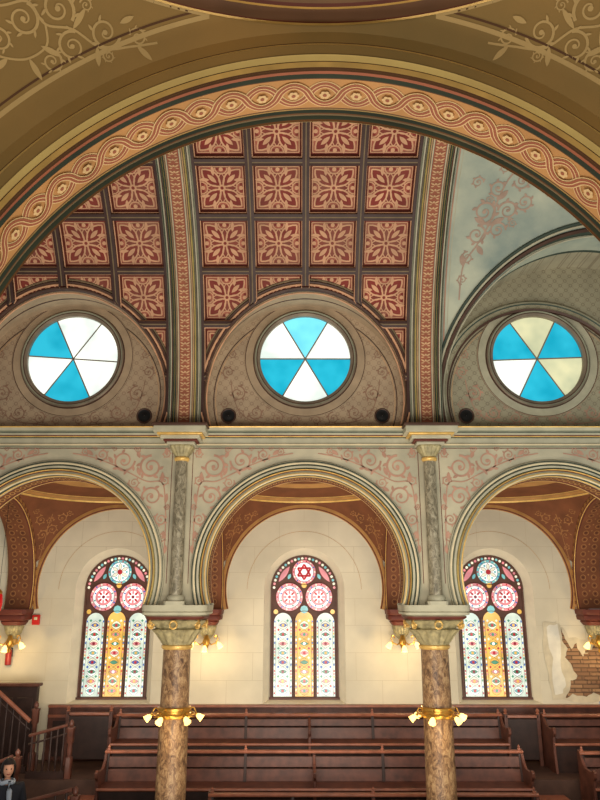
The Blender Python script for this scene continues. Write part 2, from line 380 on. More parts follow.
def coffer_bay(cx):
    mb=MB(); x0=cx-2*S
    phis=[i*1.2 for i in range(0,51)]+[60+i*3 for i in range(1,41)]
    rows=[[VM(x0+4*S*j/44,rad(p)*3.85,0) for j in range(45)] for p in phis]
    mb.grid(rows,REDP)
    def beamx(q,hw=.048):
        n=48; xs=[x0+4*S*j/n for j in range(n+1)]
        for (q0,l0,q1,l1,mt) in [(q-hw-.03,0,q-hw-.012,.045,MAROON),(q-hw-.012,.045,q-hw,.05,TAN),(q-hw,.05,q-hw,.10,BEAM),(q-hw,.10,q-.008,.105,BEAM),(q-.008,.105,q+.008,.105,GREENP),(q+.008,.105,q+hw,.10,BEAM),(q+hw,.10,q+hw,.05,BEAM),(q+hw,.05,q+hw+.012,.045,TAN),(q+hw+.012,.045,q+hw+.03,0,MAROON)]:
            mb.grid([[VM(x,q0,l0) for x in xs],[VM(x,q1,l1) for x in xs]],mt,smooth=False)
    def beamq(x,hw=.048):
        qs=[i*DQ/8 for i in range(0,15*8+1)]
        for (a,l0,b,l1,mt) in [(x-hw-.03,0,x-hw-.012,.045,MAROON),(x-hw-.012,.045,x-hw,.05,TAN),(x-hw,.05,x-hw,.108,BEAM),(x-hw,.108,x-.008,.11,BEAM),(x-.008,.11,x+.008,.11,GREENP),(x+.008,.11,x+hw,.108,BEAM),(x+hw,.108,x+hw,.05,BEAM),(x+hw,.05,x+hw+.012,.045,TAN),(x+hw+.012,.045,x+hw+.03,0,MAROON)]:
            mb.grid([[VM(a,q,l0) for q in qs],[VM(b,q,l1) for q in qs]],mt,smooth=False)
    for k in range(1,16): beamx(Q0+k*DQ)
    for k in range(0,5): beamq(x0+k*S)
    for r in range(0,10):
        for c in range(4):
            ox=x0+(c+.5)*S; oq=Q0+(r+.5)*DQ
            mp=lambda u,v,l,ox=ox,oq=oq:VM(ox+u,oq+v,l)
            h=.295
            sub=lambda a,b:[(a[0]+(b[0]-a[0])*t/6,a[1]+(b[1]-a[1])*t/6) for t in range(7)]
            cs=[(-h,-h),(h,-h),(h,h),(-h,h)]
            for i in range(4): 
                ribbon(mb,sub(cs[i],cs[(i+1)%4]),.014,mp,TAN,.006)
            h2=.282; g=[[mp(-h2+2*h2*i/5,-h2+2*h2*j/5,.004) for i in range(6)] for j in range(6)]
            mb.grid(g,REDL,smooth=False)
            disc(mb,(0,0),.21,mp,REDD,20,.008,inner=.80)
            disc(mb,(0,0),.215,mp,TAN,20,.010,inner=.95)
            for i in range(4):
                a=pi/4+i*pi/2; ca,sa=math.cos(a),math.sin(a)
                lens(mb,(.03*ca,.03*sa),(.37*ca,.37*sa),.18,mp,REDD,.011,8,outline=TAN,ow=.022)
                lens(mb,(.10*ca,.10*sa),(.27*ca,.27*sa),.06,mp,TAN,.0135,5)
                for sg in (-1,1):
                    b=a+sg*.42
                    lens(mb,(.20*math.cos(a+sg*.2),.20*math.sin(a+sg*.2)),(.335*math.cos(b),.335*math.sin(b)),.05,mp,TAN,.012,4)
                    b2=a+sg*.62
                    disc(mb,(.27*math.cos(b2),.27*math.sin(b2)),.022,mp,REDD,6,.012)
                a=i*pi/2; ca,sa=math.cos(a),math.sin(a)
                lens(mb,(.03*ca,.03*sa),(.21*ca,.21*sa),.08,mp,REDP,.0112,6,outline=TAN,ow=.012)
                P=[(.285*ca+.085*math.cos(a+pi/2+pi*t/8),.285*sa+.085*math.sin(a+pi/2+pi*t/8)) for t in range(9)]
                ribbon(mb,P,.016,mp,TAN,.013)
                disc(mb,(.262*ca,.262*sa),.030,mp,TAN,8,.013)
            disc(mb,(0,0),.05,mp,TAN,10,.016); disc(mb,(0,0),.024,mp,REDD,8,.018)
    return mb
for cx in (-W,0):
    mb=coffer_bay(cx); clip(mb,cx,2.9,1.5)
    mb.build('ceiling',kind='structure',label='coffered terracotta painted barrel vault with dark beams')
BCX,BCZ,BR=4.24,2.86,2.22
mb=MB()
rows=[[VM(2.02+3.9*j/70,rad(p)*3.85,0) for j in range(71)] for p in [i*1.2 for i in range(0,51)]+[60+i*3 for i in range(1,41)]]
mb.grid(rows,SAGE)
clip(mb,BCX,BCZ,BR)
mp=lambda u,v,l:VM(2.58+u,3.85*rad(43)+v,l)
ss=SAGES
for (u,v,r,a,d,w) in [(-.05,.28,.17,-90,1,.035),(.28,.30,.14,180,-1,.03),(-.12,-.05,.14,90,-1,.03),(.17,.02,.12,0,1,.026),(-.22,-.38,.09,90,1,.02),(.5,.42,.12,200,1,.026),(.1,.62,.12,-60,-1,.026),(.42,.72,.12,180,1,.026),(-.2,.7,.08,0,1,.02),(.78,.6,.1,180,-1,.02),(-.27,-.7,.07,-90,-1,.018),(.15,.9,.08,0,1,.018),(.0,.45,.05,0,1,.014),(.38,.12,.06,90,1,.014)]:
    spiral(mb,(u,v),r,rad(a),d,mp,ss,1.6,w,fat=.28)
ribbon(mb,smoothpath([(-.3,-1.0),(-.27,-.5),(-.1,-.2),(.05,.12),(.12,.45),(.25,.8),(.5,1.0)]),.022,mp,ss)
for (u,v,du,dv) in [(.05,.1,.2,.1),(.0,.1,-.18,.1),(.12,.45,.12,.14),(-.1,-.2,.1,-.14),(.3,.85,.2,.05),(-.28,-.5,-.02,.18)]:
    lens(mb,(u,v),(u+du,v+dv),.08,mp,ss)
ribbon(mb,[(2.07,i*.1) for i in range(8,60)],.02,VM,ROSE,.006)
ribbon(mb,[(2.12,i*.1) for i in range(8,60)],.010,VM,CREAMG,.006)
mb.build('ceiling',kind='structure',label='smooth pale blue green painted vault plaster with scrollwork')
for k,x0 in enumerate((-W*1.5,-W/2,W/2)):
    mb=MB(); n=120
    half=[(.24,0,None),(.24,.12,BROWN),(.225,.14,GREY),(.215,.115,TEAL),(.195,.12,CREAMG),(.185,.10,MAROON),(.172,.125,GREY),(.16,.10,TEAL),(.145,.13,GOLDB),(.13,.10,TEAL),(.115,.117,RIBT),(.105,.117,TEAL),(.098,.117,RIBT),(.085,.119,CREAMG),(.08,.119,MAROON)]
    for sg in (-1,1):
        for j in range(1,len(half)):
            a,l0=half[j-1][:2]; b,l1,mt=half[j]
            mb.grid([[VM(x0+sg*a,3.85*pi*i/n,l0) for i in range(n+1)],[VM(x0+sg*b,3.85*pi*i/n,l1) for i in range(n+1)]],mt)
    mb.grid([[VM(x0-.08,3.85*pi*i/n,.119) for i in range(n+1)],[VM(x0+.08,3.85*pi*i/n,.119) for i in range(n+1)]],RIBR)
    mp=lambda u,v,l,x0=x0:VM(x0+u,v,l+.119)
    N=120
    for i in range(N):
        q=3.85*pi*(i+.5)/N/1.15+.05
        for sg in (-1,1):
            lens(mb,(sg*.008,q-.01),(sg*.072,q+.03),.024,mp,RIBT,.006,4); lens(mb,(sg*.02,q-.022),(sg*.07,q-.028),.018,mp,RIBT,.006,4)
        disc(mb,(0,q+.012),.016,mp,RIBT,8,.008)
    mb.build('trim_%d'%(k+2),kind='structure',label='painted transverse vault rib with rose stencilled face and green gilt edges')
def lunette_tube(mb,cx,cz,R,a0,a1,mts,outer):
    n=90
    def yv(z,l=0): return YC+math.sqrt(max((3.85-l)**2-max(z-ZC,0)**2,0))
    fr=[0,.10,.16,.5,.56,1]
    for j in range(5):
        A=[];B=[]
        for i in range(n+1):
            a=rad(a0+(a1-a0)*i/n); x=cx+R*math.cos(a); z=cz+R*math.sin(a); y0=min(yv(z),10.0); y1=10.15
            A.append((x,y0+(y1-y0)*fr[j],z)); B.append((x,y0+(y1-y0)*fr[j+1],z))
        mb.grid([A,B],mts[j])
    for (dr,off,r,mt) in outer:
        pts=[]
        for i in range(n+1):
            a=rad(a0+(a1-a0)*i/n); x=cx+(R+dr)*math.cos(a); z=cz+(R+dr)*math.sin(a)
            pts.append((x,min(yv(z,off+.0),9.98-off),z))
        tube(mb,pts,r,mt,6,False)
WRD=.69
for i,(cx,rx0,rx1,zt,M_) in enumerate([(-W,-W*1.5,-W*.5,5.0,LUN),(0,-W*.5,W*.5,5.0,LUN),(W,W*.5,5.95,5.6,LUNR)]):
    mb=MB()
    hole=arcpoly(cx,3.54,WRD,0,354,60)
    plate_hole(mb,10.15,(rx0,rx1,2.3,zt),hole,(cx,3.54),M_)
    a0=-19.5
    arc_sweep(mb,cx,3.54,[(.93,10.15),(.93,10.14,BROWN),(.92,10.135,LUNP),(.91,10.14,BROWN),(.80,10.14,LUNP if i<2 else CREAMG),(.785,10.11,BROWN),(.765,10.09,FRAMEM),(.745,10.10,GREY),(.73,10.10,BROWN),(WRD,10.12,FRAMEM),(WRD,10.22,FRAMEM)],0,360,72)
    if i<2:
        lunette_tube(mb,cx,2.9,1.5,a0,180-a0,[BROWN,RIBT,LUNP,BROWN,LUNP],[(0.01,.02,.022,BROWN),(.05,.03,.016,TAN),(.085,.02,.022,BROWN),(.118,.02,.012,GREENP),(-.03,-.03,.012,TAN)])
    else:
        lunette_tube(mb,BCX,BCZ,BR,-11,191,[TEAL,CREAMG,SAGE,TEAL,LUNR],[(0.01,.02,.03,BROWN),(.055,.03,.018,CREAMG),(.09,.02,.022,TEAL),(-.04,-.03,.012,CREAMG)])
        arc_sweep(mb,cx,2.9,[(1.56,10.15),(1.56,10.10,BROWN),(1.53,10.09,CREAMG),(1.51,10.10,TEAL),(1.46,10.10,LUNR),(1.44,10.08,CREAMG),(1.41,10.1,BROWN),(1.41,10.15,BROWN)],a0,180-a0,80)
    mp=lambda u,v,l,cx=cx:(cx+u,10.15-l,v)
    sc=LUNS if i<2 else ROSE
    for rr,ww,mt in ((1.38,.014,BROWN),(1.35,.010,RIBT)):
        ribbon(mb,arcpoly(0,2.9,rr,-19,199,70),ww,mp,mt)
    for s in (-1,1):
        mp2=lambda uu,vv,l,cx=cx,s=s:(cx+s*uu,10.15-l,vv)
        for (u,v,r,a,d,w) in [(1.02,2.98,.12,90,1,.02),(.74,2.68,.11,0,-1,.02),(1.17,3.32,.09,-90,1,.016),(.42,2.6,.09,90,1,.016),(.16,2.56,.07,180,-1,.014),(.98,2.66,.07,0,1,.012),(1.22,2.82,.06,90,1,.012),(1.12,3.6,.06,90,1,.012),(.55,2.78,.04,90,1,.010)]:
            spiral(mb,(u,v),r,rad(a),d,mp2,sc,1.6,w,fat=.24)
        ribbon(mb,smoothpath([(.1,2.47),(.4,2.5),(.8,2.56),(1.0,2.72),(1.1,3.0),(1.13,3.2)]),.012,mp2,sc)
    mb.build('wall_lunette',kind='structure',label='stencilled lunette wall around a round window')
    mb=MB(); y=10.18
    pal=[{2:GT,4:GT,1:GW,0:GW,3:GW,5:GW},{3:GT,5:GT,1:GLB,2:GW,0:GW,4:GW},{2:GT,0:GT,4:GT,1:GCR,3:GW,5:GCR}][i]
    mp=lambda u,v,l,cx=cx:(cx+u,y-l,3.54+v)
    off=[-4,0,2][i]
    for k in range(6):
        disc(mb,(0,0),WRD,mp,pal[k],10,0,a0=rad(60*k+off),a1=rad(60*k+60+off))
    for k in range(3):
        a=rad(60*k+off); mb_p=[(math.cos(a)*WRD,math.sin(a)*WRD),(-math.cos(a)*WRD,-math.sin(a)*WRD)]
        ribbon(mb,mb_p,.02,mp,FRAMEM,.012)
    disc(mb,(0,0),.022,mp,FRAMEM,10,.016)
    mb.build('window_%d'%(i+1),kind='structure',label='round window with six turquoise and white glass wedges')
first=None
for cx in BAYS:
    for s in (-1,1):
        x=cx+s*1.15
        if first is None:
            root=empty('round_speaker',(x,10.148,2.63),category='speaker',label='round black speaker set into the stencilled wall',group='round black wall speakers')
            m2=MB()
            rows=[]
            for r,yy in ((.118,0),(.118,-.014),(.108,-.018),(.095,-.012)):
                rows.append([(r*math.cos(2*pi*k/24),yy,r*math.sin(2*pi*k/24)) for k in range(24)])
            m2.grid(rows,BROWN,cv=True); m2.build('rim',parent=root)
            m2=MB(); m2.grid([[(r*math.cos(2*pi*k/24),yy,r*math.sin(2*pi*k/24)) for k in range(24)] for r,yy in ((.095,-.012),(.06,-.006),(.05,-.01),(.004,-.014))],BLACK,cv=True); m2.build('speaker_cone',parent=root)
            first=root
        else: copy_tree(first,(x,10.148,2.63))

# ================================================================ COLUMNS
HB=3.426
def column(loc):
    root=empty('column',loc,category='column',label='marbled ochre column with a carved gilded capital',group='gallery arcade columns')
    m=MB(); lathe(m,[(0,.32,12),(.12,.32,12),(.12,.3,2),(.18,.3),(.2,.26),(.24,.25),(.28,.27),(.32,.23),(.34,.215)],CAP,32); m.build('base',parent=root)
    m=MB(); lathe(m,[(.34,.205)]+[(.34+i*.24,.205-.0016*i) for i in range(1,10)]+[(2.86,.187)],COL,32); m.build('shaft',parent=root)
    m=MB(); t=HB
    lathe(m,[(2.84,.19),(2.86,.215),(2.89,.215),(2.90,.20)],GOLD,32)
    lathe(m,[(2.90,.20,2,0),(2.95,.225,2.2,.07),(3.03,.27,2.6,.09),(3.10,.33,3,.06),(3.12,.29,3,0),(3.16,.32,3.5,.06),(3.22,.38,4.5,.05),(3.235,.36,5,0)],CAP,64)
    lathe(m,[(3.235,.37,8),(3.26,.40,10),(3.28,.40,12)],MAROON,48)
    lathe(m,[(3.28,.40,12),(3.29,.385,12),(3.30,.43,14),(3.33,.44,14),(3.34,.425,14),(3.35,.44,14),(HB,.445,14)],CREAMG,48)
    for sx in (-1,1):
        for sy in (-1,1):
            pts=[]
            for i in range(22):
                tt=i/21; rr=.06*(1-tt*.8); a=pi*.5-3.2*pi*tt
                pts.append((sx*(.31+rr*math.cos(a)*.7),sy*(.31+rr*math.cos(a)*.7),3.17+rr*math.sin(a)))
            tube(m,pts,.016,GOLD,6)
    for a in range(4):
        ca,sa=math.cos(a*pi/2),math.sin(a*pi/2)
        pts=[(ca*.40-sa*.05*math.cos(t*pi/5),sa*.40+ca*.05*math.cos(t*pi/5),3.17+.05*math.sin(t*pi/5)) for t in range(11)]
        tube(m,pts,.014,GOLD,6); 
    m.build('capital',parent=root)
    return root
c0=column((-W/2,10.25,-3.51))
cols=[c0]+[copy_tree(c0,(x,10.25,-3.51)) for x in (W/2,-W*1.5,W*1.5)]
def colonnette(x):
    root=empty('colonnette',(x,9.93,ABOT),category='column',label='slender grey-green marbled colonnette with a moulded bracket capital',group='slender wall colonnettes')
    m=MB(); lathe(m,[(0.0,.14,10),(.05,.14,10),(.06,.12,2),(.1,.12),(.13,.095)],CREAMG,24); m.build('base',parent=root)
    m=MB(); lathe(m,[(.13,.09),(2.0,.082)],COLU,24); m.build('shaft',parent=root)
    m=MB()
    lathe(m,[(1.98,.09),(2.0,.11),(2.03,.11),(2.04,.09)],GOLD,24)
    lathe(m,[(2.04,.09,2,0),(2.10,.13,2.5,.06),(2.18,.17,4,.05),(2.2,.16,5,0)],CAP,48)
    m.box(-.20,.20,-.18,.06,2.2,2.24,CREAMG); m.box(-.24,.24,-.22,.06,2.24,2.27,MAROON); m.box(-.28,.28,-.26,.06,2.27,2.32,CREAMG)
    m.box(-.32,.32,-.30,.06,2.32,2.35,GOLD); m.box(-.37,.37,-.33,.06,2.35,2.44,CREAMG); m.box(-.39,.39,-.35,.06,2.44,2.48,BROWN)
    m.build('capital',parent=root,bevel=.008)
    return root
k0=colonnette(-W/2); [copy_tree(k0,(x,9.93,ABOT)) for x in (W/2,-W*1.5,W*1.5)]

# ================================================================ GALLERY VAULTS
GA,GB,GYC,GZ=1.53,1.6,12.1,.2
def sail(mb,cx,cy,cz,a,b,ringh,mpen,mdome,rings,rise=.35,n=144):
    r=math.hypot(a,b); rr=math.sqrt(r*r-ringh*ringh)
    prev=None
    for i in range(n+1):
        th=2*pi*i/n; c,s=math.cos(th),math.sin(th)
        rm=min(a/abs(c) if abs(c)>1e-9 else 99,b/abs(s) if abs(s)>1e-9 else 99)
        lo=min(rr,rm)
        p0=math.asin(lo/r); p1=math.asin(min(rm/r,1))
        rowp=[(cx+r*math.sin(p0+(p1-p0)*k/24)*c,cy+r*math.sin(p0+(p1-p0)*k/24)*s,cz+r*math.cos(p0+(p1-p0)*k/24)) for k in range(25)]
        top=cz+math.sqrt(r*r-lo*lo)
        rowr=[rowp[0]]+[(cx+(lo-d)*c,cy+(lo-d)*s,top+h) for d,h,_ in rings]
        l2=lo-rings[-1][0]; hh=rings[-1][1]
        rowd=[(cx+l2*(1-k/12)*c,cy+l2*(1-k/12)*s,top+hh+rise*math.sin(pi/2*k/12)) for k in range(13)]
        if prev:
            mb.grid([prev[0],rowp],mpen)
            for k in range(len(rings)): mb.face([prev[1][k],prev[1][k+1],rowr[k+1],rowr[k]],rings[k][2])
            mb.grid([prev[2][:5],rowd[:5]],mdome[0]); mb.grid([prev[2][4:7],rowd[4:7]],mdome[1]); mb.grid([prev[2][6:],rowd[6:]],mdome[2])
        prev=(rowp,rowr,rowd)
grr=math.hypot(GA,GB)
for cx in BAYS:
    mb=MB()
    sail(mb,cx,GYC,GZ,GA,GB,1.61,GV,[GV,GVB,GV],[(0,-.025,GVB),(.03,-.03,MAROON),(.05,0,GOLD),(.09,0,MAROON),(.10,.05,GVB),(.13,.05,MAROON),(.15,.06,GOLD)],.22,96)
    for s in (-1,1):
        for sy in (1,-1):
            azc=math.atan2(sy*GB,s*GA)
            def mp(u,v,l,s=s,sy=sy,azc=azc,cx=cx):
                el=v/grr; az=azc+s*sy*u/(grr*max(math.cos(el),.2)); q=grr-l
                return (cx+q*math.cos(el)*math.cos(az),GYC+q*math.cos(el)*math.sin(az),GZ+q*math.sin(el))
            for (u,v,rr_,a,d,w) in [(-.06,1.0,.1,0,1,.022),(.1,1.12,.1,180,-1,.022),(-.18,1.3,.1,90,1,.022),(.2,1.38,.1,-90,1,.022),(0,.76,.06,90,1,.018),(0,1.3,.07,0,1,.018),(.32,1.5,.06,0,-1,.016),(-.34,1.48,.06,180,1,.016),(.01,.55,.04,0,1,.014)]:
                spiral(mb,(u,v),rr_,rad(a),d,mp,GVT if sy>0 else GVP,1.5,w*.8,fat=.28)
            ribbon(mb,[(0,.3),(0,.6),(.02,.9),(.0,1.2),(0,1.45)],.014,mp,GVT)
    mb.build('ceiling',kind='structure',label='brown scroll painted gallery vault with a gilt ringed shallow dome')
mb=MB()
for x in (-W*1.5,-W*.5,W*.5,W*1.5):
    prof=[(1.60,-.25),(1.53,-.26,GVB),(1.51,-.25,MAROON),(1.50,-.24,GOLD),(1.48,-.22,MAROON),(1.48,.22,GV),(1.50,.24,MAROON),(1.51,.25,GOLD),(1.53,.26,MAROON),(1.60,.25,GVB)]
    n=60
    for j in range(1,len(prof)):
        r0,d0=prof[j-1][:2]; r1,d1,mt=prof[j]
        A=[];B=[]
        for i in range(n+1):
            a=rad(-15+210*i/n)
            A.append((x+d0,GYC+r0*math.cos(a),GZ+r0*math.sin(a))); B.append((x+d1,GYC+r1*math.cos(a),GZ+r1*math.sin(a)))
        mb.grid([A,B],mt)
    for i in range(36):
        a=rad(-10+200*i/35)
        for sx in (-1,1):
            mp=lambda u,v,l,a=a,x=x,sx=sx:(x+sx*(.258+l),GYC+(1.565+v)*math.cos(a+u/1.56),GZ+(1.565+v)*math.sin(a+u/1.56))
            disc(mb,(0,0),.03,mp,MAROON,8,.006,inner=.5)
        mp=lambda u,v,l,a=a,x=x:(x+u,GYC+(1.48-l)*math.cos(a+v/1.48),GZ+(1.48-l)*math.sin(a+v/1.48))
        for sx in (-1,1):
            disc(mb,(sx*.1,0),.055,mp,GVT,10,.006,inner=.75); disc(mb,(sx*.1,0),.02,mp,GVP,6,.006)
        disc(mb,(0,.05),.02,mp,GVT,4,.006)
mb.build('trim_5',kind='structure',label='brown stencilled transverse arches of the gallery with gilt edges')

# ================================================================ BACK WALL + STAINED WINDOWS
YB=13.7
mb=MB()
WZ,WR,SILL=.17,.62,-1.77
for cx in BAYS:
    o=.76
    polyo=arcpoly(cx,WZ,o,0,180)+[(cx-o,SILL-.06),(cx+o,SILL-.06)]
    polyi=arcpoly(cx,WZ,WR,0,180)+[(cx-WR,SILL),(cx+WR,SILL)]
    plate_hole(mb,YB,(cx-W/2,cx+W/2,-3.0,2.3),polyo,(cx,-.5),BACK)
    for i in range(len(polyo)):
        j=(i+1)%len(polyo)
        mb.face([(polyo[i][0],YB,polyo[i][1]),(polyo[j][0],YB,polyo[j][1]),(polyi[j][0],YB+.26,polyi[j][1]),(polyi[i][0],YB+.26,polyi[i][1])],REVEAL)
    arc_sweep(mb,cx,GZ,[(1.56,YB),(1.56,YB-.03,GV),(1.50,YB-.04,GVB),(1.48,YB-.02,MAROON),(1.47,YB,GVB)],-15,195,80)
    mp=lambda u,v,l,cx=cx:(cx+u,YB-l,v)
    ribbon(mb,arcpoly(0,WZ,1.08,0,180,50),.006,mp,GVB,.004)
mb.face([(-5.34,YB,-3.0),(-7,YB,-3.0),(-7,YB,2.3),(-5.34,YB,2.3)],BACK)
mb.build('wall_back',kind='structure',label='cream scored plaster back wall')
def hexagram(mb,c,r,mp,mt,w,l):
    for o in (90,-90):
        P=[(c[0]+r*math.cos(rad(o+120*k)),c[1]+r*math.sin(rad(o+120*k))) for k in range(4)]
        for k in range(3): ribbon(mb,[P[k],P[k+1]],w,mp,mt,l)
for wi,cx in enumerate(BAYS):
    mb=MB(); y=YB+.24
    mp=lambda u,v,l,cx=cx,y=y:(cx+u,y-l,v)
    P=arcpoly(0,WZ,WR+.02,0,180,40)+[(-WR-.02,SILL),(WR+.02,SILL)]
    mb.face([mp(a,b,0) for a,b in P],LEAD)
    side=wi!=1
    for k in range(26):
        a=pi*(k+.5)/26; c=(math.cos(a)*(WR-.04),WZ+math.sin(a)*(WR-.04))
        disc(mb,c,.027,mp,SG[['rose','cream','teal','cream'][k%4]],6,.006)
    def rose(c,r,kind):
        disc(mb,c,r,mp,SG['white'],24,.006)
        disc(mb,c,r,mp,SG['teal' if side and kind!='r' else 'rose'],24,.008,inner=.82)
        for k in range(14):
            a=2*pi*k/14
            disc(mb,(c[0]+r*.91*math.cos(a),c[1]+r*.91*math.sin(a)),r*.07,mp,SG[['cream','blue','cream','red'][k%4]],6,.011)
        ribbon(mb,arcpoly(c[0],c[1],r*.80,0,360,30),.007,mp,LEADL,.013)
        if kind=='star':
            hexagram(mb,c,r*.64,mp,SG['red'],r*.17,.014)
        elif kind=='rings':
            for k in range(6):
                a=pi/6+pi*k/3; lens(mb,(c[0]+r*.15*math.cos(a),c[1]+r*.15*math.sin(a)),(c[0]+r*.74*math.cos(a),c[1]+r*.74*math.sin(a)),r*.26,mp,SG['cream'],.012,6,outline=LEADL,ow=.006)
                a+=pi/6; disc(mb,(c[0]+r*.58*math.cos(a),c[1]+r*.58*math.sin(a)),r*.1,mp,SG['teal'],6,.012)
            disc(mb,c,r*.22,mp,SG['red'],10,.016)
        else:
            disc(mb,c,r*.62,mp,SG['rose'],20,.009,inner=.72)
            for k in range(8):
                a=pi*k/4; lens(mb,(c[0]+r*.12*math.cos(a),c[1]+r*.12*math.sin(a)),(c[0]+r*.52*math.cos(a),c[1]+r*.52*math.sin(a)),r*.16,mp,SG['red' if k%2 else 'rose'],.012,5)
                a+=pi/8; disc(mb,(c[0]+r*.68*math.cos(a),c[1]+r*.68*math.sin(a)),r*.07,mp,SG['blue' if k%2 else 'green'],6,.012)
            disc(mb,c,r*.22,mp,SG['white'],10,.016); disc(mb,c,r*.12,mp,SG['ruby' if side else 'red'],8,.018)
        ribbon(mb,arcpoly(c[0],c[1],r+.008,0,360,36),.014,mp,MAROON,.02)
    rose((0,.495),.225,'star' if wi==1 else 'rings')
    rose((-.282,.03),.255,'r'); rose((.282,.03),.255,'r')
    disc(mb,(0,.245),.05,mp,SG['amber'],8,.01); disc(mb,(0,-.2),.075,mp,SG['teal'],8,.01)
    for s in (-1,1):
        lens(mb,(s*.49,.31),(s*.28,.60),.1,mp,SG['rose'],.01,6); lens(mb,(s*.31,.36),(s*.26,.46),.06,mp,SG['teal'],.012,5)
        disc(mb,(s*.54,-.24),.045,mp,SG['amber'],8,.01)
    for li,lx in enumerate((-.402,0,.402)):
        hw=.170; zt=-.43 if li!=1 else -.40
        base='amber' if li==1 else 'pale'
        P=arcpoly(lx,zt,hw,0,180,14)+[(lx-hw,SILL+.03),(lx+hw,SILL+.03)]
        mb.face([mp(a,b,.006) for a,b in P],SG[base])
        zz=SILL+.07; k=0
        while zz<zt:
            for s in (-1,1):
                cc=['red','cream','blue','white','green','amber','rose'][k%7]
                q=[(lx+s*(hw-.006),zz),(lx+s*(hw-.028),zz),(lx+s*(hw-.028),zz+.035),(lx+s*(hw-.006),zz+.035)]
                mb.face([mp(a,b,.01) for a,b in q],SG[cc])
            zz+=.055; k+=1
        for s in (-1,1): ribbon(mb,[(lx+s*(hw-.036),SILL+.04),(lx+s*(hw-.036),zt)],.005,mp,LEADL,.012)
        zz=SILL+.13; k=0
        while zz<zt+.04:
            lens(mb,(lx,zz-.08),(lx,zz+.08),.17,mp,SG[['white','cream'][k%2] if li!=1 else ['amber','cream','amber'][k%3]],.013,6,outline=LEADL,ow=.005)
            lens(mb,(lx-.075,zz),(lx+.075,zz),.07,mp,SG[['teal','rose','green','blue'][k%4] if li!=1 else ['rose','green'][k%2]],.016,6,outline=LEADL,ow=.004)
            disc(mb,(lx,zz),.028,mp,SG[['red','amber','ruby'][k%3] if li!=1 else ['green','red','white'][k%3]],8,.021)
            for s in (-1,1):
                disc(mb,(lx+s*.085,zz+.082),.026,mp,SG[['blue','red','green'][(k+1)%3] if li!=1 else ['red','cream'][k%2]],4,.015)
            zz+=.165; k+=1
        ribbon(mb,arcpoly(lx,zt,hw+.004,0,180,16),.010,mp,MAROON,.02)
        for s in (-1,1): ribbon(mb,[(lx+s*(hw+.004),SILL),(lx+s*(hw+.004),zt)],.008,mp,MAROON,.02)
    arc_sweep(mb,cx,WZ,[(WR+.02,y),(WR+.02,y-.04,LEAD),(WR-.005,y-.04,LEAD),(WR-.01,y,LEAD)],0,180,40)
    for s in (-1,1):
        xx=cx+s*WR; mb.box(xx-.014,xx+.014,y-.04,y,SILL,WZ,LEAD)
        xx=cx+s*.201; mb.box(xx-.013,xx+.013,y-.04,y,SILL,-.36,LEAD)
    mb.box(cx-WR-.03,cx+WR+.03,y-.06,y+.0,SILL-.04,SILL+.02,LEAD)
    mb.build('window_%d'%(wi+4),kind='structure',label='arched stained glass window with three lancets and three roses'+(' and a red six-pointed star' if wi==1 else ' in pink and teal'))
def corbel(x):
    root=empty('corbel',(x,YB-.17,-.85),category='corbel',label='carved brown and gilt wall corbel under the vault arch',group='wall corbels')
    m=MB()
    lathe(m,[(0,.02),(.04,.05),(.08,.035),(.14,.06)],GOLD,16)
    lathe(m,[(.14,.06,2,0),(.24,.13,2.2,.08),(.36,.16,3,.08),(.38,.15,3,0)],CAP,48); m.build('carved_drop',parent=root)
    m=MB(); lathe(m,[(.38,.16,8),(.44,.20,9),(.46,.19,9),(.48,.25,10),(.54,.26,12),(.56,.25,12),(.58,.27,12),(.66,.28,12)],MAROON,32); m.build('abacus',parent=root)
    return root
q0=corbel(-W/2); [copy_tree(q0,(x,YB-.17,-.85)) for x in (W/2,-W*1.5,W*1.5)]

# ================================================================ LAMPS
def shade_mesh(m,c,d,s=1):
    d=Vector(d).normalized(); up=Vector((0,0,1)) if abs(d.z)<.9 else Vector((0,1,0)); a=d.cross(up).normalized(); b=d.cross(a)
    rows=[]
    for t,r in ((0,.018),(.02,.03),(.05,.045),(.09,.05),(.11,.055),(.12,.06)):
        rows.append([Vector(c)+d*t*s+(a*math.cos(2*pi*k/16)+b*math.sin(2*pi*k/16))*r*s*(1+(.06*math.cos(8*2*pi*k/16) if t>.1 else 0)) for k in range(16)])
    m.grid(rows,BULB,cv=True); m.face([tuple(p) for p in rows[-1]],BULB)
def ring_lamp(x):
    root=empty('column_ring_lamp',(x,10.25,-1.47),category='lamp',label='brass ring lamp with glowing tulip shades around a column',group='brass column ring lamps')
    m=MB(); lathe(m,[(-.07,.205),(-.06,.225),(-.03,.225),(-.02,.21),(.02,.21),(.03,.23),(.06,.23),(.07,.205)],BRASS,32)
    tube(m,[(.27*math.cos(2*pi*k/40),.27*math.sin(2*pi*k/40),-.02) for k in range(41)],.011,BRASS,8); m.build('collar',parent=root)
    for k in range(6):
        a=rad(60*k+8); c,s=math.cos(a),math.sin(a)
        m=MB(); tube(m,[(c*r,s*r,z) for r,z in ((.205,.02),(.23,.05),(.26,.05),(.28,.02),(.29,-.01),(.30,-.03))],.010,BRASS,8)
        tube(m,[(c*(.25+.03*math.cos(t)),s*(.25+.03*math.cos(t)),-.04+.03*math.sin(t)) for t in [i*.5 for i in range(12)]],.007,BRASS,6)
        lathe(m,[(-.05,.018),(-.03,.022),(-.02,.012)],BRASS,12,(c*.30,s*.30)); m.build('arm',parent=root)
        m=MB(); shade_mesh(m,(c*.30,s*.30,-.035),(c*.75,s*.75,-.55),.80); m.build('shade',parent=root)
    return root
r0=ring_lamp(-W/2); [copy_tree(r0,(x,10.25,-1.47)) for x in (W/2,)]
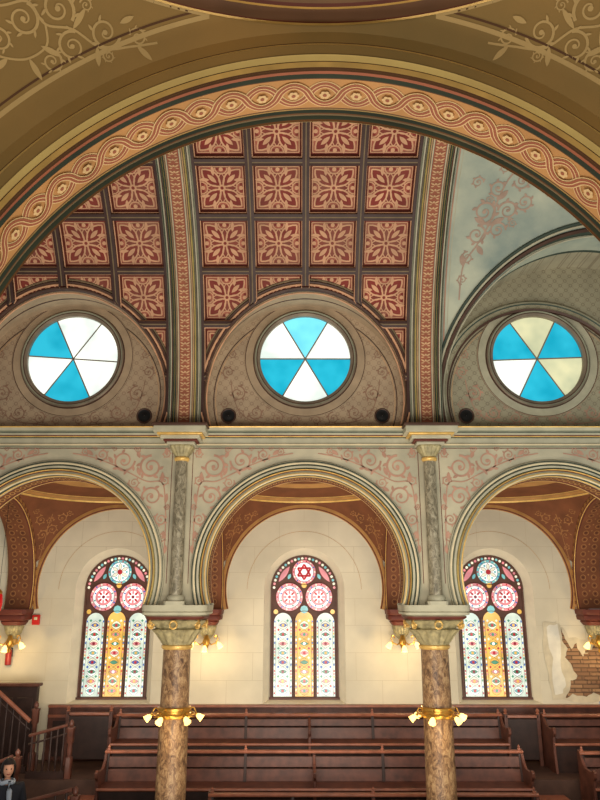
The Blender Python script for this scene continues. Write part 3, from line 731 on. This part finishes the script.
def sconce(x):
    root=empty('gilded_sconce',(x,YB-.3,-.74),category='lamp',label='gilded sconce with glowing glass shades below a corbel',group='gilded gallery sconces')
    m=MB(); lathe(m,[(-.2,.01),(-.18,.035),(-.14,.02),(-.08,.05),(0,.07),(.04,.05),(.1,.03)],BRASS,20)
    m.box(-.03,.03,0,.3,-.06,.02,BRASS)
    m.build('stem',parent=root)
    for s in (-1,0,1):
        m=MB()
        if s: tube(m,[(s*.03,-.02,.0),(s*.1,-.05,-.06),(s*.18,-.07,-.03),(s*.22,-.08,.05),(s*.2,-.08,.1),(s*.15,-.07,.09),(s*.16,-.07,.05)],.012,BRASS,8); tube(m,[(s*.18,-.07,-.03),(s*.22,-.08,-.03)],.01,BRASS,6)
        else: tube(m,[(0,-.04,0),(0,-.14,-.04),(0,-.18,-.06)],.011,BRASS,8)
        m.build('arm',parent=root)
        m=MB(); shade_mesh(m,(s*.22,-.08 if s else -.18,-.02 if s else -.07),(s*.5,-.25,-.75),.9); m.build('shade',parent=root)
    return root
s0=sconce(-W/2); [copy_tree(s0,(x,YB-.3,-.74)) for x in (W/2,-W*1.5,W*1.5)]

# ================================================================ GALLERY FLOOR, BENCHES
mb=MB()
mb.box(-7,7,9.75,11.15,-3.75,-3.51,FLOORM); mb.box(-7,7,11.15,12.25,-3.75,-3.16,FLOORM); mb.box(-7,7,12.25,13.7,-3.75,-2.75,FLOORM)
mb.build('floor',kind='structure',label='stepped wooden gallery floor')
mb=MB(); mb.box(-8,8,-2,15,-8.1,-8.0,FLOORM); mb.build('floor',kind='structure',label='wooden hall floor below')
mb=MB(); mb.box(-7,7,9.60,9.75,-4.0,-2.85,WOOD); mb.box(-7,7,9.56,9.79,-2.85,-2.78,WOODR); mb.box(-7,7,9.55,9.75,-4.1,-4.0,WOODR)
for i in range(18): mb.box(-6.8+i*.77,-6.8+i*.77+.6,9.585,9.6,-3.85,-3.0,WOODD)
mb.build('wall_parapet',bevel=.01,kind='structure',label='panelled wooden gallery parapet')
mb=MB(); mb.box(-4.6,7,13.62,13.695,-2.75,-1.88,WOOD); mb.box(-4.6,7,13.58,13.695,-1.88,-1.84,WOODR); mb.box(-4.6,7,13.6,13.695,-2.05,-2.0,WOODR)
for i in range(15): mb.box(-4.5+i*.78,-4.5+i*.78+.66,13.60,13.62,-2.68,-2.1,WOODD)
mb.build('baseboard_back',bevel=.006,kind='structure',label='dark wood wainscot under the windows')
def bench(x0,x1,yb,fz,tz,label,grp='long dark wooden gallery benches'):
    cx=(x0+x1)/2; L=x1-x0; H=tz-fz
    root=empty('bench',(cx,yb,fz),category='bench',label=label,group=grp)
    h=L/2
    m=MB(); m.box(-h,h,-.46,-.02,.41,.45,WOOD); m.prism([(-.49,.425),(-.46,.405),(-.46,.455),(-.48,.455)],-h,h,WOODR); m.build('seat',parent=root,bevel=.006)
    m=MB()
    m.prism([(-.05,.45),(-.02,.45),(.005,.62),(-.025,.62)],-h,h,WOOD)
    m.prism([(-.022,.645),(.008,.645),(.03,H-.09),(.0,H-.09)],-h,h,WOOD)
    k=max(1,int(L/.95))
    for i in range(k+1):
        xx=-h+.03+(L-.06)*i/k
        m.prism([(-.07,.45),(-.045,.45),(.025,H-.04),(-.0,H-.04)],xx-.022,xx+.022,WOODD)
    m.build('backrest',parent=root,bevel=.004)
    m=MB(); m.prism([(-.03,H-.04),(.07,H-.04),(.075,H-.01),(.06,H),(-.02,H),(-.035,H-.015)],-h-.02,h+.02,WOODR)
    for i in range(k+1):
        xx=-h+.03+(L-.06)*i/k
        if i%2==0: lathe(m,[(H,.025,6),(H+.02,.025,6),(H+.03,.014),(H+.05,.022),(H+.075,.004)],WOODR,12,(xx,.03))
    m.build('top_rail',parent=root,bevel=.005)
    m=MB(); m.prism([(-.40,.0),(-.37,.0),(-.37,.40),(-.40,.40)],-h,h,WOODD); m.build('front_board',parent=root)
    prof=[(-.5,0),(.1,0),(.1,H-.02),(.07,H+.02),(.02,H+.01),(-.03,H-.06),(-.07,.74),(-.18,.66),(-.40,.66),(-.48,.70),(-.54,.67),(-.53,.6),(-.47,.55),(-.46,.3)]
    for xx in [-h,h]+([0] if L>3 else []):
        m=MB(); pr=prof if xx else [(a,b if b<=H-.05 else H-.05) for a,b in prof]
        m.prism(pr,xx-.022,xx+.022,WOOD); m.build('end_panel' if xx else 'armrest',parent=root,bevel=.006)
    return root
bench(-3.22,3.38,13.12,-2.75,-1.91,'long dark wooden bench below the stained glass windows')
bench(-3.1,3.38,12.02,-3.16,-2.28,'long dark wooden bench on the middle step')
bench(-1.35,3.26,11.0,-3.51,-2.64,'long dark wooden bench behind the gallery columns')
bench(4.12,6.2,13.12,-2.75,-1.92,'shorter dark wooden bench across the aisle under the window')
bench(4.3,6.2,12.02,-3.16,-2.30,'shorter dark wooden bench across the aisle on the middle step')
bench(4.4,6.2,11.0,-3.51,-2.65,'shorter dark wooden bench across the aisle')
bench(-5.2,-3.75,10.98,-3.51,-2.76,'short dark wooden bench with a seated person')
def steps(x0,x1,label):
    root=empty('aisle_steps',((x0+x1)/2,11.7,-3.51),category='steps',label=label)
    h=(x1-x0)/2
    for (a,b,z) in ((-.95,-.551,0),(.25,.549,.35)):
        m=MB(); m.box(-h,h,a,b,z,z+.17,WOOD); m.box(-h-.01,h+.01,a-.02,b,z+.17,z+.2,WOODR); m.build('tread',parent=root,bevel=.005)
    return root
steps(3.48,4.05,'dark wooden aisle steps between bench rows'); steps(-3.68,-3.16,'dark wooden aisle steps beside the stair rail')
def gate(x,y,z,w,h,label):
    root=empty('aisle_gate',(x,y,z),category='gate',label=label)
    m=MB(); m.box(-w/2,w/2,-.02,.02,.1,h-.06,WOODD); m.build('panel',parent=root,bevel=.004)
    for s in (-1,1):
        m=MB(); m.box(s*w/2-.03,s*w/2+.03,-.03,.03,0,h+.02,WOOD)
        lathe(m,[(h+.02,.035),(h+.04,.02),(h+.07,.035),(h+.1,.016),(h+.11,.004)],WOODR,14,(s*w/2,0)); m.build('post',parent=root,bevel=.004)
    m=MB(); m.box(-w/2,w/2,-.03,.03,h-.04,h,WOODR); m.build('top_rail',parent=root,bevel=.004)
gate(3.77,13.2,-2.75,.56,.80,'low dark wooden gate at the end of the aisle')
gate(-3.75,13.25,-2.75,.75,.84,'low dark wooden panel beside the stair')
def balustrade(name,loc,P0,P1,nb,newel,label,mrail,rr=.035):
    root=empty(name,loc,category='railing',label=label)
    P0=Vector(P0);P1=Vector(P1)
    m=MB(); tube(m,[P0,P0.lerp(P1,.5),P1],rr,mrail,8); tube(m,[P0+Vector((0,0,-.13)),P1+Vector((0,0,-.13))],.016,WOODD,8); m.build('handrail',parent=root)
    for i in range(nb):
        p=P0.lerp(P1,(i+.5)/nb); m=MB(); H=p.z-.02
        lathe(m,[(0,.022,8),(.12,.022,8),(.13,.012),(.2,.020),(H*.5,.023),(H*.6,.013),(H*.8,.017),(H,.015)],WOODD,12,(p.x,0)); m.build('baluster',parent=root)
    x=newel[0]; h=newel[1]
    m=MB(); lathe(m,[(0,.05,10),(.3,.05,10),(.32,.035,2),(.4,.042),(h-.3,.036),(h-.27,.05,10),(h-.1,.05,10),(h-.08,.058,10),(h-.05,.058,10),(h-.04,.025),(h-.02,.038),(h+.02,.038),(h+.06,.01)],WOOD,24,(x,0)); m.build('newel_post',parent=root)
    m=MB(); m.prism([(-.03,.0),(.03,.0),(.03,.1),(-.03,.1)],min(P0.x,P1.x),max(P0.x,P1.x),WOODD); m.build('base_rail',parent=root)
balustrade('stair_balustrade',(-4.9,12.7,-2.75),(-.75,0,1.62),(.32,0,.78),9,(.4,1.03),'dark turned-wood stair balustrade with sloping handrail',WOODR)
balustrade('stair_balustrade',(-4.2,12.35,-2.75),(-.25,0,.62),(.36,0,.78),6,(.42,.80),'short wooden balustrade rising beside the gallery stair',WOOD,.025)
balustrade('stair_balustrade',(-4.75,11.6,-3.16),(-.45,0,.55),(.35,0,.88),6,(.42,.92),'wooden balustrade on the middle gallery step',WOOD,.025)
balustrade('stair_balustrade',(-3.32,10.15,-3.51),(-.30,0,.98),(.28,0,1.12),4,(.32,1.10),'low wooden stair balustrade sloping behind the parapet',WOOD,.025)
root=empty('stair_enclosure',(-5.2,13.3,-2.75),category='partition',label='dark panelled stair enclosure against the plaster wall')
m=MB(); m.box(-.6,.50,-.06,.06,0,1.26,WOODD); m.build('panel',parent=root,bevel=.01)
m=MB(); m.box(-.62,.54,-.09,.09,1.26,1.31,WOOD); m.build('cap_rail',parent=root,bevel=.01)
for i in range(3):
    m=MB(); m.box(-.54+i*.35,-.26+i*.35,-.075,-.06,.2,1.08,WOODD); m.build('inset_panel',parent=root,bevel=.01)

root=empty('fire_alarm',(-5.0,YB-.0,-.38),category='alarm',label='small red fire alarm box on the plaster wall')
m=MB(); m.box(-.07,.07,-.05,0,-.09,.09,mat('alarm_red',(196,40,34),.4)); m.build('housing',parent=root,bevel=.01)
m=MB(); m.box(-.03,.03,-.065,-.05,.0,.05,CREAM); m.build('strobe_lens',parent=root,bevel=.004)
REDL_=glass('red_lamp_glass',(190,24,22),.8)
root=empty('red_hanging_lantern',(-4.60,10.9,-.05),category='lantern',label='small red glass lantern hanging by the arch')
m=MB(); lathe(m,[(-.14,.02),(-.12,.055),(.0,.07),(.1,.055),(.13,.04)],REDL_,16); m.build('glass_globe',parent=root)
m=MB(); lathe(m,[(.12,.05),(.15,.05),(.19,.015)],BRASS,16); tube(m,[(0,0,.18),(0,0,1.7)],.003,IRON,6); lathe(m,[(-.19,.01),(-.16,.03),(-.13,.03)],BRASS,12); m.build('brass_fitting',parent=root)
root=empty('fire_extinguisher',(-5.42,YB-.08,-1.02),category='extinguisher',label='red fire extinguisher hung on the plaster wall')
m=MB(); lathe(m,[(-.15,.04),(-.14,.055),(.08,.055),(.12,.04),(.14,.02)],mat('ext_red',(150,44,36),.35),20); m.build('tank',parent=root)
m=MB(); m.box(-.02,.02,-.02,.02,.13,.18,IRON); tube(m,[(0,0,.16),(.07,-.02,.14),(.075,-.02,.0)],.01,IRON,6); m.box(-.03,.06,-.01,.01,.18,.195,IRON); m.build('valve_handle',parent=root)
# exposed patch
root=empty('exposed_brick_patch',(5.22,YB,-1.15),category='wall patch',label='ragged patch of exposed brick and lath in peeled plaster')
random.seed(9)
def jag(poly,amp,sub=4):
    out=[]
    for i in range(len(poly)):
        a=poly[i];b=poly[(i+1)%len(poly)]
        for k in range(sub):
            t=k/sub; out.append((a[0]+(b[0]-a[0])*t+random.uniform(-amp,amp),a[1]+(b[1]-a[1])*t+random.uniform(-amp,amp)))
    return out
WHT=mat('fresh_white_plaster',(222,216,198),.8,var=.1)
WHT2=mat('patched_plaster',(202,190,162),.8,var=.14)
o=jag([(-.78,.72),(-.52,.74),(-.44,.66),(-.30,.46),(.1,.42),(.7,.44),(.7,-.62),(.0,-.66),(-.70,-.62),(-.80,.0)],.025)
m=MB(); m.grid([[(a,-.004,b) for a,b in o],[(a,-.010,b) for a,b in o]],WHT2,cv=True); m.face([(a,-.010,b) for a,b in o],WHT2)
o=jag([(-.72,.66),(-.50,.68),(-.48,.30),(-.50,-.05),(-.46,-.35),(-.52,-.50),(-.68,-.52),(-.66,.1)],.02,3); m.face([(a,-.013,b) for a,b in o],WHT)
m.build('plaster_edge',parent=root)
bp_=[(-.45,.62),(-.38,.44),(-.30,.26),(-.20,.36),(-.1,.14),(.05,.20),(.14,.32),(.35,.26),(.46,.36),(.66,.30),(.66,-.56),(.45,-.50),(.3,-.60),(.05,-.50),(-.1,-.58),(-.34,-.52),(-.50,-.60),(-.38,-.44),(-.36,-.30),(-.22,-.22),(-.30,-.06),(-.44,.10),(-.36,.26),(-.44,.40)]
o=jag(bp_,.018,3)
m=MB(); m.face([(a,-.016,b) for a,b in o],BRICK); m.build('brick_ground',parent=root)
m=MB()
for i in range(11):
    z=-.47+i*.066; x=-.18+random.uniform(-.10,.14)+(0.16 if i>8 else 0)
    while x<.58:
        w=random.uniform(.08,.2); 
        if random.random()<.82: m.box(x,min(x+w,.65),-.028-random.uniform(0,.016),-.0165,z,z+.05,BRICK)
        x+=w+.014
m.build('brick_courses',parent=root,bevel=.004)

# ================================================================ NEAR ARCH AND VAULT
NZ,NR,NY0,NY1=.52,1.30,2.07,2.37
mb=MB()
poly=arcpoly(0,NZ,NR,-18,198); bot=NZ-NR*math.sin(rad(18))
plate_hole(mb,NY1,(-1.78,1.78,bot,2.46),poly,(0,NZ),SPAN)
plate_hole(mb,NY0+.012,(-1.78,1.78,bot,2.1),poly,(0,NZ),OLIVE)
prof=[(1.62,NY1),(1.60,NY1+.03,CREAM),(1.34,NY1+.03,GOLD),(1.30,NY1,MAROON),(1.293,NY1-.010,GOLDB),(1.303,NY1-.016,OLIVE_D),(1.290,NY1-.028,GOLDB),(1.303,NY1-.034,TEAL),(1.300,NY1-.046,GREENP),(1.303,NY1-.050,OLIVE_D),(1.293,NY1-.062,GOLDB),(1.303,NY1-.068,TEAL),(1.303,NY1-.074,OLIVE),(1.303,2.290,OLIVE_D),(1.303,2.136,GUILB),(1.303,2.130,OLIVE_D),(1.292,2.119,GOLDB),(1.303,2.110,TEAL),(1.303,2.096,GUIL),(1.294,2.086,GOLDB),(1.305,2.079,OLIVE_D),(1.32,NY0,GOLD),(1.328,NY0+.005,OLIVE_D),(1.345,NY0-.008,GOLDB),(1.352,NY0,OLIVE_D),(1.385,NY0-.01,OLIVE),(1.39,NY0,MAROON),(1.40,NY0,GOLDB),(1.405,NY0+.002,OLIVE_D),(1.46,NY0,OLIVE)]
arc_sweep(mb,0,NZ,prof,-18,198,160)
mp=lambda u,v,l:(( NR+.003-l)*math.cos(u/NR),2.213+v,NZ+(NR+.003-l)*math.sin(u/NR))
lam=.118; n=int(NR*rad(204)/lam); u0=NR*rad(-12)
def gs(t):
    s=math.sin(t); return math.copysign(abs(s)**.7,s)
for ph in (0,1):
    P=[(u0+lam*i/14,.050*gs(pi*i/14+ph*pi)) for i in range(n*14+1)]
    ribbon(mb,P,.034,mp,GUILC,.002+ph*.003); ribbon(mb,P,.024,mp,GUIL,.0035+ph*.003)
    ribbon(mb,P,.004,mp,GUILC,.0042+ph*.003)
for i in range(n):
    c=(u0+lam*(i+.5),0)
    for k in range(6):
        a=2*pi*k/6; disc(mb,(c[0]+.013*math.cos(a),c[1]+.013*math.sin(a)),.009,mp,GUILC,6,.0075)
    disc(mb,c,.008,mp,GUIL,8,.009)
mb.build('wall_near_arch',kind='structure',label='golden painted arch with rose guilloche band')
mb=MB()
NA,NB_,NC=1.45,1.6,.47
DOMEB=mat('near_dome_brown',(112,82,54),.7,var=.2)
sail(mb,0,NC,NZ,NA,NB_,1.466,OLIVE,[DOMEB,OLIVE_D,DOMEB],[(.004,-.006,MAROON),(.012,-.004,GOLD),(.018,-.004,MAROON),(.07,.0,OLIVE_D),(.085,-.006,GOLD),(.095,.0,MAROON),(.16,.01,DOMEB),(.18,.03,MAROON),(.25,.05,DOMEB)],.45,180)
r=math.hypot(NA,NB_)
def sph(az,el,l): return ((r-l)*math.cos(el)*math.cos(az),NC+(r-l)*math.cos(el)*math.sin(az),NZ+(r-l)*math.sin(el))
def planepath(yrel,x0,x1,w,mt,lift,n=50):
    A=[];B=[]
    for i in range(n+1):
        x=x0+(x1-x0)*i/n
        for (dy,L) in ((-w/2,A),(w/2,B)):
            yy=yrel+dy; rr=r-lift; z=math.sqrt(max(rr*rr-x*x-yy*yy,0)); L.append((x,NC+yy,NZ+z))
    mb.grid([A,B],mt,smooth=False)
def ringline(el,a0,a1,w,mt):
    A=[];B=[]
    for i in range(41):
        az=a0+(a1-a0)*i/40
        A.append(sph(az,rad(el)-w/2/r,.002)); B.append(sph(az,rad(el)+w/2/r,.002))
    mb.grid([A,B],mt,smooth=False)
for s in (-1,1):
    planepath(1.538,s*.40,s*1.45,.011,OLIVE_L,.002); planepath(1.522,s*.46,s*1.45,.005,OLIVE_D,.002)
    aze=math.atan2(1.0,s*1.4)
    el1=math.degrees(math.asin(math.sqrt(r*r-.16-1.538**2)/r)); el2=math.degrees(math.asin(math.sqrt(r*r-.46**2-1.522**2)/r))
    ringline(el1,math.atan2(1.538,s*.40),aze,.011,OLIVE_L); ringline(el2,math.atan2(1.522,s*.46),aze,.005,OLIVE_D)
    az0=rad(90-s*31.5); el0=rad(38.2)
    K=.86
    def mp(u,v,l,s=s,az0=az0,el0=el0):
        el=el0+K*v/r; az=az0-s*K*u/(r*math.cos(el0)); return sph(az,el,l)
    for (u,v,rr,a,d,w) in [(-.17,.03,.06,180,1,.012),(.02,.05,.065,200,-1,.013),(-.06,-.06,.055,90,-1,.011),(.13,-.035,.06,90,1,.012),(.25,.03,.055,180,-1,.011),(-.30,.05,.035,0,1,.009),(.0,-.14,.04,90,1,.010),(.33,-.06,.05,120,-1,.011),(.12,.09,.03,-90,1,.009),(.19,-.14,.045,0,1,.010),(-.08,.10,.025,0,1,.007),(-.2,-.05,.022,0,-1,.007)]:
        spiral(mb,(u,v),rr,rad(a),d,mp,OLIVE_L,1.5,w,.002,fat=.17)
    ribbon(mb,smoothpath([(-.38,.05),(-.28,.01),(-.17,-.03),(-.05,.0),(.05,-.02),(.13,.03),(.23,-.03),(.34,.0),(.46,-.06)]),.009,mp,OLIVE_L,.002)
    ribbon(mb,smoothpath([(.05,-.02),(.03,-.09),(.08,-.16),(.15,-.19),(.24,-.2)]),.008,mp,OLIVE_L,.002)
    for (u,v,du,dv) in [(-.15,-.03,-.02,-.07),(-.05,.0,-.03,.09),(.12,.03,.02,.08),(.22,-.03,.03,-.08),(.05,-.1,-.08,-.01),(.08,-.16,-.06,-.06),(-.3,.02,-.07,-.04),(.34,0,.05,.07),(-.22,.08,-.05,.04),(.15,-.19,.03,-.06)]:
        lens(mb,(u,v),(u+du,v+dv),.022,mp,OLIVE_L,.003)
mb.build('ceiling',kind='structure',label='olive painted sail vault with cream scrollwork over the near gallery')

# ================================================================ PERSON (seated)
SKIN=mat('skin',(206,152,124),.5,var=.05); HAIR=mat('dark_hair',(30,22,20),.5); JACK=mat('dark_jacket',(34,36,44),.8); SCARF=mat('pale_scarf',(160,172,186),.8); TROU=mat('dark_trousers',(36,34,38),.8); SHOE=mat('black_shoe',(20,18,18),.4)
def skin_mesh(verts,edges,radii,rootv=0,lev=2):
    me=bpy.data.meshes.new('sk'); me.from_pydata(verts,edges,[]); o=bpy.data.objects.new('sk',me); scene.collection.objects.link(o)
    o.modifiers.new('s','SKIN')
    sv=me.skin_vertices[0].data
    for i,rr in enumerate(radii):
        sv[i].radius=(rr,rr) if not isinstance(rr,tuple) else rr; sv[i].use_root=(i==rootv)
    ss_=o.modifiers.new('b','SUBSURF'); ss_.levels=lev; ss_.render_levels=lev
    dg=bpy.context.evaluated_depsgraph_get(); dg.update(); ev=o.evaluated_get(dg); mm=ev.to_mesh()
    V=[tuple(v.co) for v in mm.vertices]; F=[tuple(p.vertices) for p in mm.polygons]; ev.to_mesh_clear()
    bpy.data.objects.remove(o); return V,F
def addm(mb,V,F,mt,keep=None):
    i=len(mb.v); mb.v+=V; k=mb.m(mt)
    for f in F: mb.f.append(tuple(i+a for a in f)); mb.mi.append(k); mb.sm.append(True)
try:
    root=empty('person',(-4.10,10.66,-3.49),category='person',label='seated person with dark hair in a dark jacket and pale scarf')
    vs=[(0,-.05,.54),(0,-.04,.7),(0,-.03,.9),(0,-.04,1.04),(0,-.05,1.1),(0,-.06,1.16)]; es=[(0,1),(1,2),(2,3),(3,4),(4,5)]; rd=[(.15,.11),(.13,.1),(.15,.1),(.09,.07),.05,.05]
    for s in (-1,1):
        b=len(vs); vs+=[(s*.16,-.03,1.0),(s*.21,-.06,.76),(s*.12,-.27,.64),(s*.09,-.33,.63)]; es+=[(2,b),(b,b+1),(b+1,b+2),(b+2,b+3)]; rd+=[.055,.042,.03,.028]
        for k in range(4):
            c=len(vs); x=s*(.115-.018*k); ln=[.06,.07,.065,.05][k]
            vs+=[(x,-.36,.635),(x-s*.004,-.36-ln*.55,.635),(x-s*.008,-.36-ln*.85,.615)]; es+=[(b+3,c),(c,c+1),(c+1,c+2)]; rd+=[.01,.009,.007]
        c=len(vs); vs+=[(s*.06,-.34,.645),(s*.045,-.37,.64)]; es+=[(b+3,c),(c,c+1)]; rd+=[.011,.009]
        b=len(vs); vs+=[(s*.09,-.1,.52),(s*.12,-.48,.51),(s*.12,-.46,.1),(s*.13,-.6,.045)]; es+=[(0,b),(b,b+1),(b+1,b+2),(b+2,b+3)]; rd+=[.085,.06,.04,.03]
    V,F=skin_mesh(vs,es,rd)
    mb=MB(); addm(mb,V,F,SKIN)
    n1,n2=20,24; rows=[]
    for i in range(n1+1):
        th=pi*i/n1; row=[]
        for k in range(n2):
            ph=2*pi*k/n2; x=.076*math.sin(th)*math.cos(ph); y=.095*math.sin(th)*math.sin(ph); z=.118*math.cos(th)
            if z<0: x*=1+z*2.2; y=y*(1+z*1.2) if y>0 else y
            fy=-math.sin(ph)
            if fy>.9 and abs(z+.018)<.03: y-=.018*(1-abs(z+.018)/.03)*(fy-.9)*10
            if fy>.6 and abs(z-.01)<.015 and .02<abs(x)<.045: y+=.008
            row.append((x,-.07+y,1.25+z))
        rows.append(row)
    mb.grid(rows,SKIN,cv=True)
    mb.build('body',parent=root)
    jv=vs[:4]; je=[(0,1),(1,2),(2,3)]; jr=[(.17,.13),(.155,.12),(.20,.13),(.13,.095)]
    for s in (-1,1):
        c=len(jv); jv+=[(s*.19,-.03,1.0),(s*.23,-.06,.76),(s*.135,-.24,.65)]; je+=[(2,c),(c,c+1),(c+1,c+2)]; jr+=[.085,.06,.045]
    V,F=skin_mesh(jv,je,jr); mb=MB(); addm(mb,V,F,JACK); mb.build('jacket',parent=root)
    V,F=skin_mesh([(0,-.05,.54),(-.09,-.1,.52),(-.12,-.48,.51),(-.12,-.46,.14),(.09,-.1,.52),(.12,-.48,.51),(.12,-.46,.14)],[(0,1),(1,2),(2,3),(0,4),(4,5),(5,6)],[(.15,.12),.1,.075,.055,.1,.075,.055]); mb=MB(); addm(mb,V,F,TROU); mb.build('trousers',parent=root)
    for s in (-1,1):
        V,F=skin_mesh([(s*.12,-.44,.06),(s*.125,-.52,.05),(s*.13,-.63,.04)],[(0,1),(1,2)],[.045,.045,.035]); mb=MB(); addm(mb,V,F,SHOE); mb.build('shoe',parent=root)
    mb=MB(); tube(mb,[(.08*math.cos(t),-.055+.07*math.sin(t),1.09+.01*math.sin(3*t)) for t in [i*2*pi/20 for i in range(21)]],.03,SCARF,10); tube(mb,[(.02,-.13,1.1),(.03,-.19,1.0),(.035,-.20,.85)],[.03,.035,.03],SCARF,8); mb.build('scarf',parent=root)
    rows=[]
    for i in range(13):
        th=pi*.9*i/12; row=[]
        for k in range(n2):
            ph=2*pi*k/n2; fy=-math.sin(ph)
            t2=min(th,pi*.9*(.40 if fy>.55 else (.86 if fy>.25 else 1)))
            st=math.sin(t2) if t2<pi/2 else max(math.sin(t2),.82)
            row.append((.094*st*math.cos(ph)*1.06,-.062+.106*st*math.sin(ph),1.258+.13*math.cos(t2)-(.05 if t2>2.3 else 0)))
        rows.append(row)
    mb=MB(); mb.grid(rows,HAIR,cv=True); mb.build('hair',parent=root)
    for s in (-1,1):
        mb=MB(); lathe(mb,[(1.252,.004),(1.256,.009),(1.264,.009),(1.268,.004)],HAIR,10,(s*.03,-.155)); mb.build('eye',parent=root)
    mb=MB(); tube(mb,[(-.022,-.152,1.195),(0,-.160,1.193),(.022,-.152,1.195)],.005,REDP,6); mb.build('mouth',parent=root)
    for o in scene.objects:
        if o.name=='person': o.rotation_euler=(0,0,rad(25))
except Exception as e:
    print('PERSON ERR',e)

# ================================================================ LIGHTS
def area(loc,target,size,sy,power,col):
    l=bpy.data.lights.new('area_light','AREA'); l.shape='RECTANGLE'; l.size=size; l.size_y=sy; l.energy=power; l.color=col
    o=bpy.data.objects.new('area_light',l); scene.collection.objects.link(o); o.location=loc
    o.rotation_euler=(Vector(target)-Vector(loc)).to_track_quat('-Z','Y').to_euler()
def point(loc,power,col,r=.05):
    l=bpy.data.lights.new('lamp_light','POINT'); l.energy=power; l.color=col; l.shadow_soft_size=r
    o=bpy.data.objects.new('lamp_light',l); scene.collection.objects.link(o); o.location=loc
area((0,3.2,-2.2),(0,10,2.0),5,1.6,170,(1,.94,.84))
area((0,4.4,-.2),(0,10,3.6),5,1.0,130,(1,.95,.86))  # added light to brighten the lunettes, no fixture there
area((0,6.0,-4.5),(0,7.5,5),6,2,290,(1,.88,.74))
area((4.5,6.5,-.5),(4.5,10,4),1.4,1.4,50,(.78,.94,1))
for cx in BAYS:
    area((cx,10.9,-1.9),(cx,13.5,-.1),2.2,.6,34,(1,.93,.80))  # added unseen fill for the gallery back wall
    area((cx,10.6,-.3),(cx,12.4,-3.2),2.4,.4,14,(1,.86,.7))  # added unseen fill aimed down at the benches
area((0,.2,-1.0),(0,1.5,2.0),2.0,.8,25,(1,.84,.57))
for x in (-W/2,W/2): point((x,9.75,-1.75),3.5,(1,.72,.38))
for x in (-W*1.5,-W/2,W/2,W*1.5): point((x,13.05,-.97),13,(1,.72,.36))
w=bpy.data.worlds.new('world'); scene.world=w; w.use_nodes=True
bg=w.node_tree.nodes['Background']; bg.inputs[0].default_value=(1,.95,.88,1); bg.inputs[1].default_value=.29

# ================================================================ CAMERA
cam=bpy.data.cameras.new('camera'); co=bpy.data.objects.new('camera',cam); scene.collection.objects.link(co); scene.camera=co
cam.sensor_fit='VERTICAL'; cam.sensor_height=24; cam.lens=24*700/800
co.location=(-.08,0,0); co.rotation_euler=(rad(90+15.84),0,0); cam.clip_start=.05
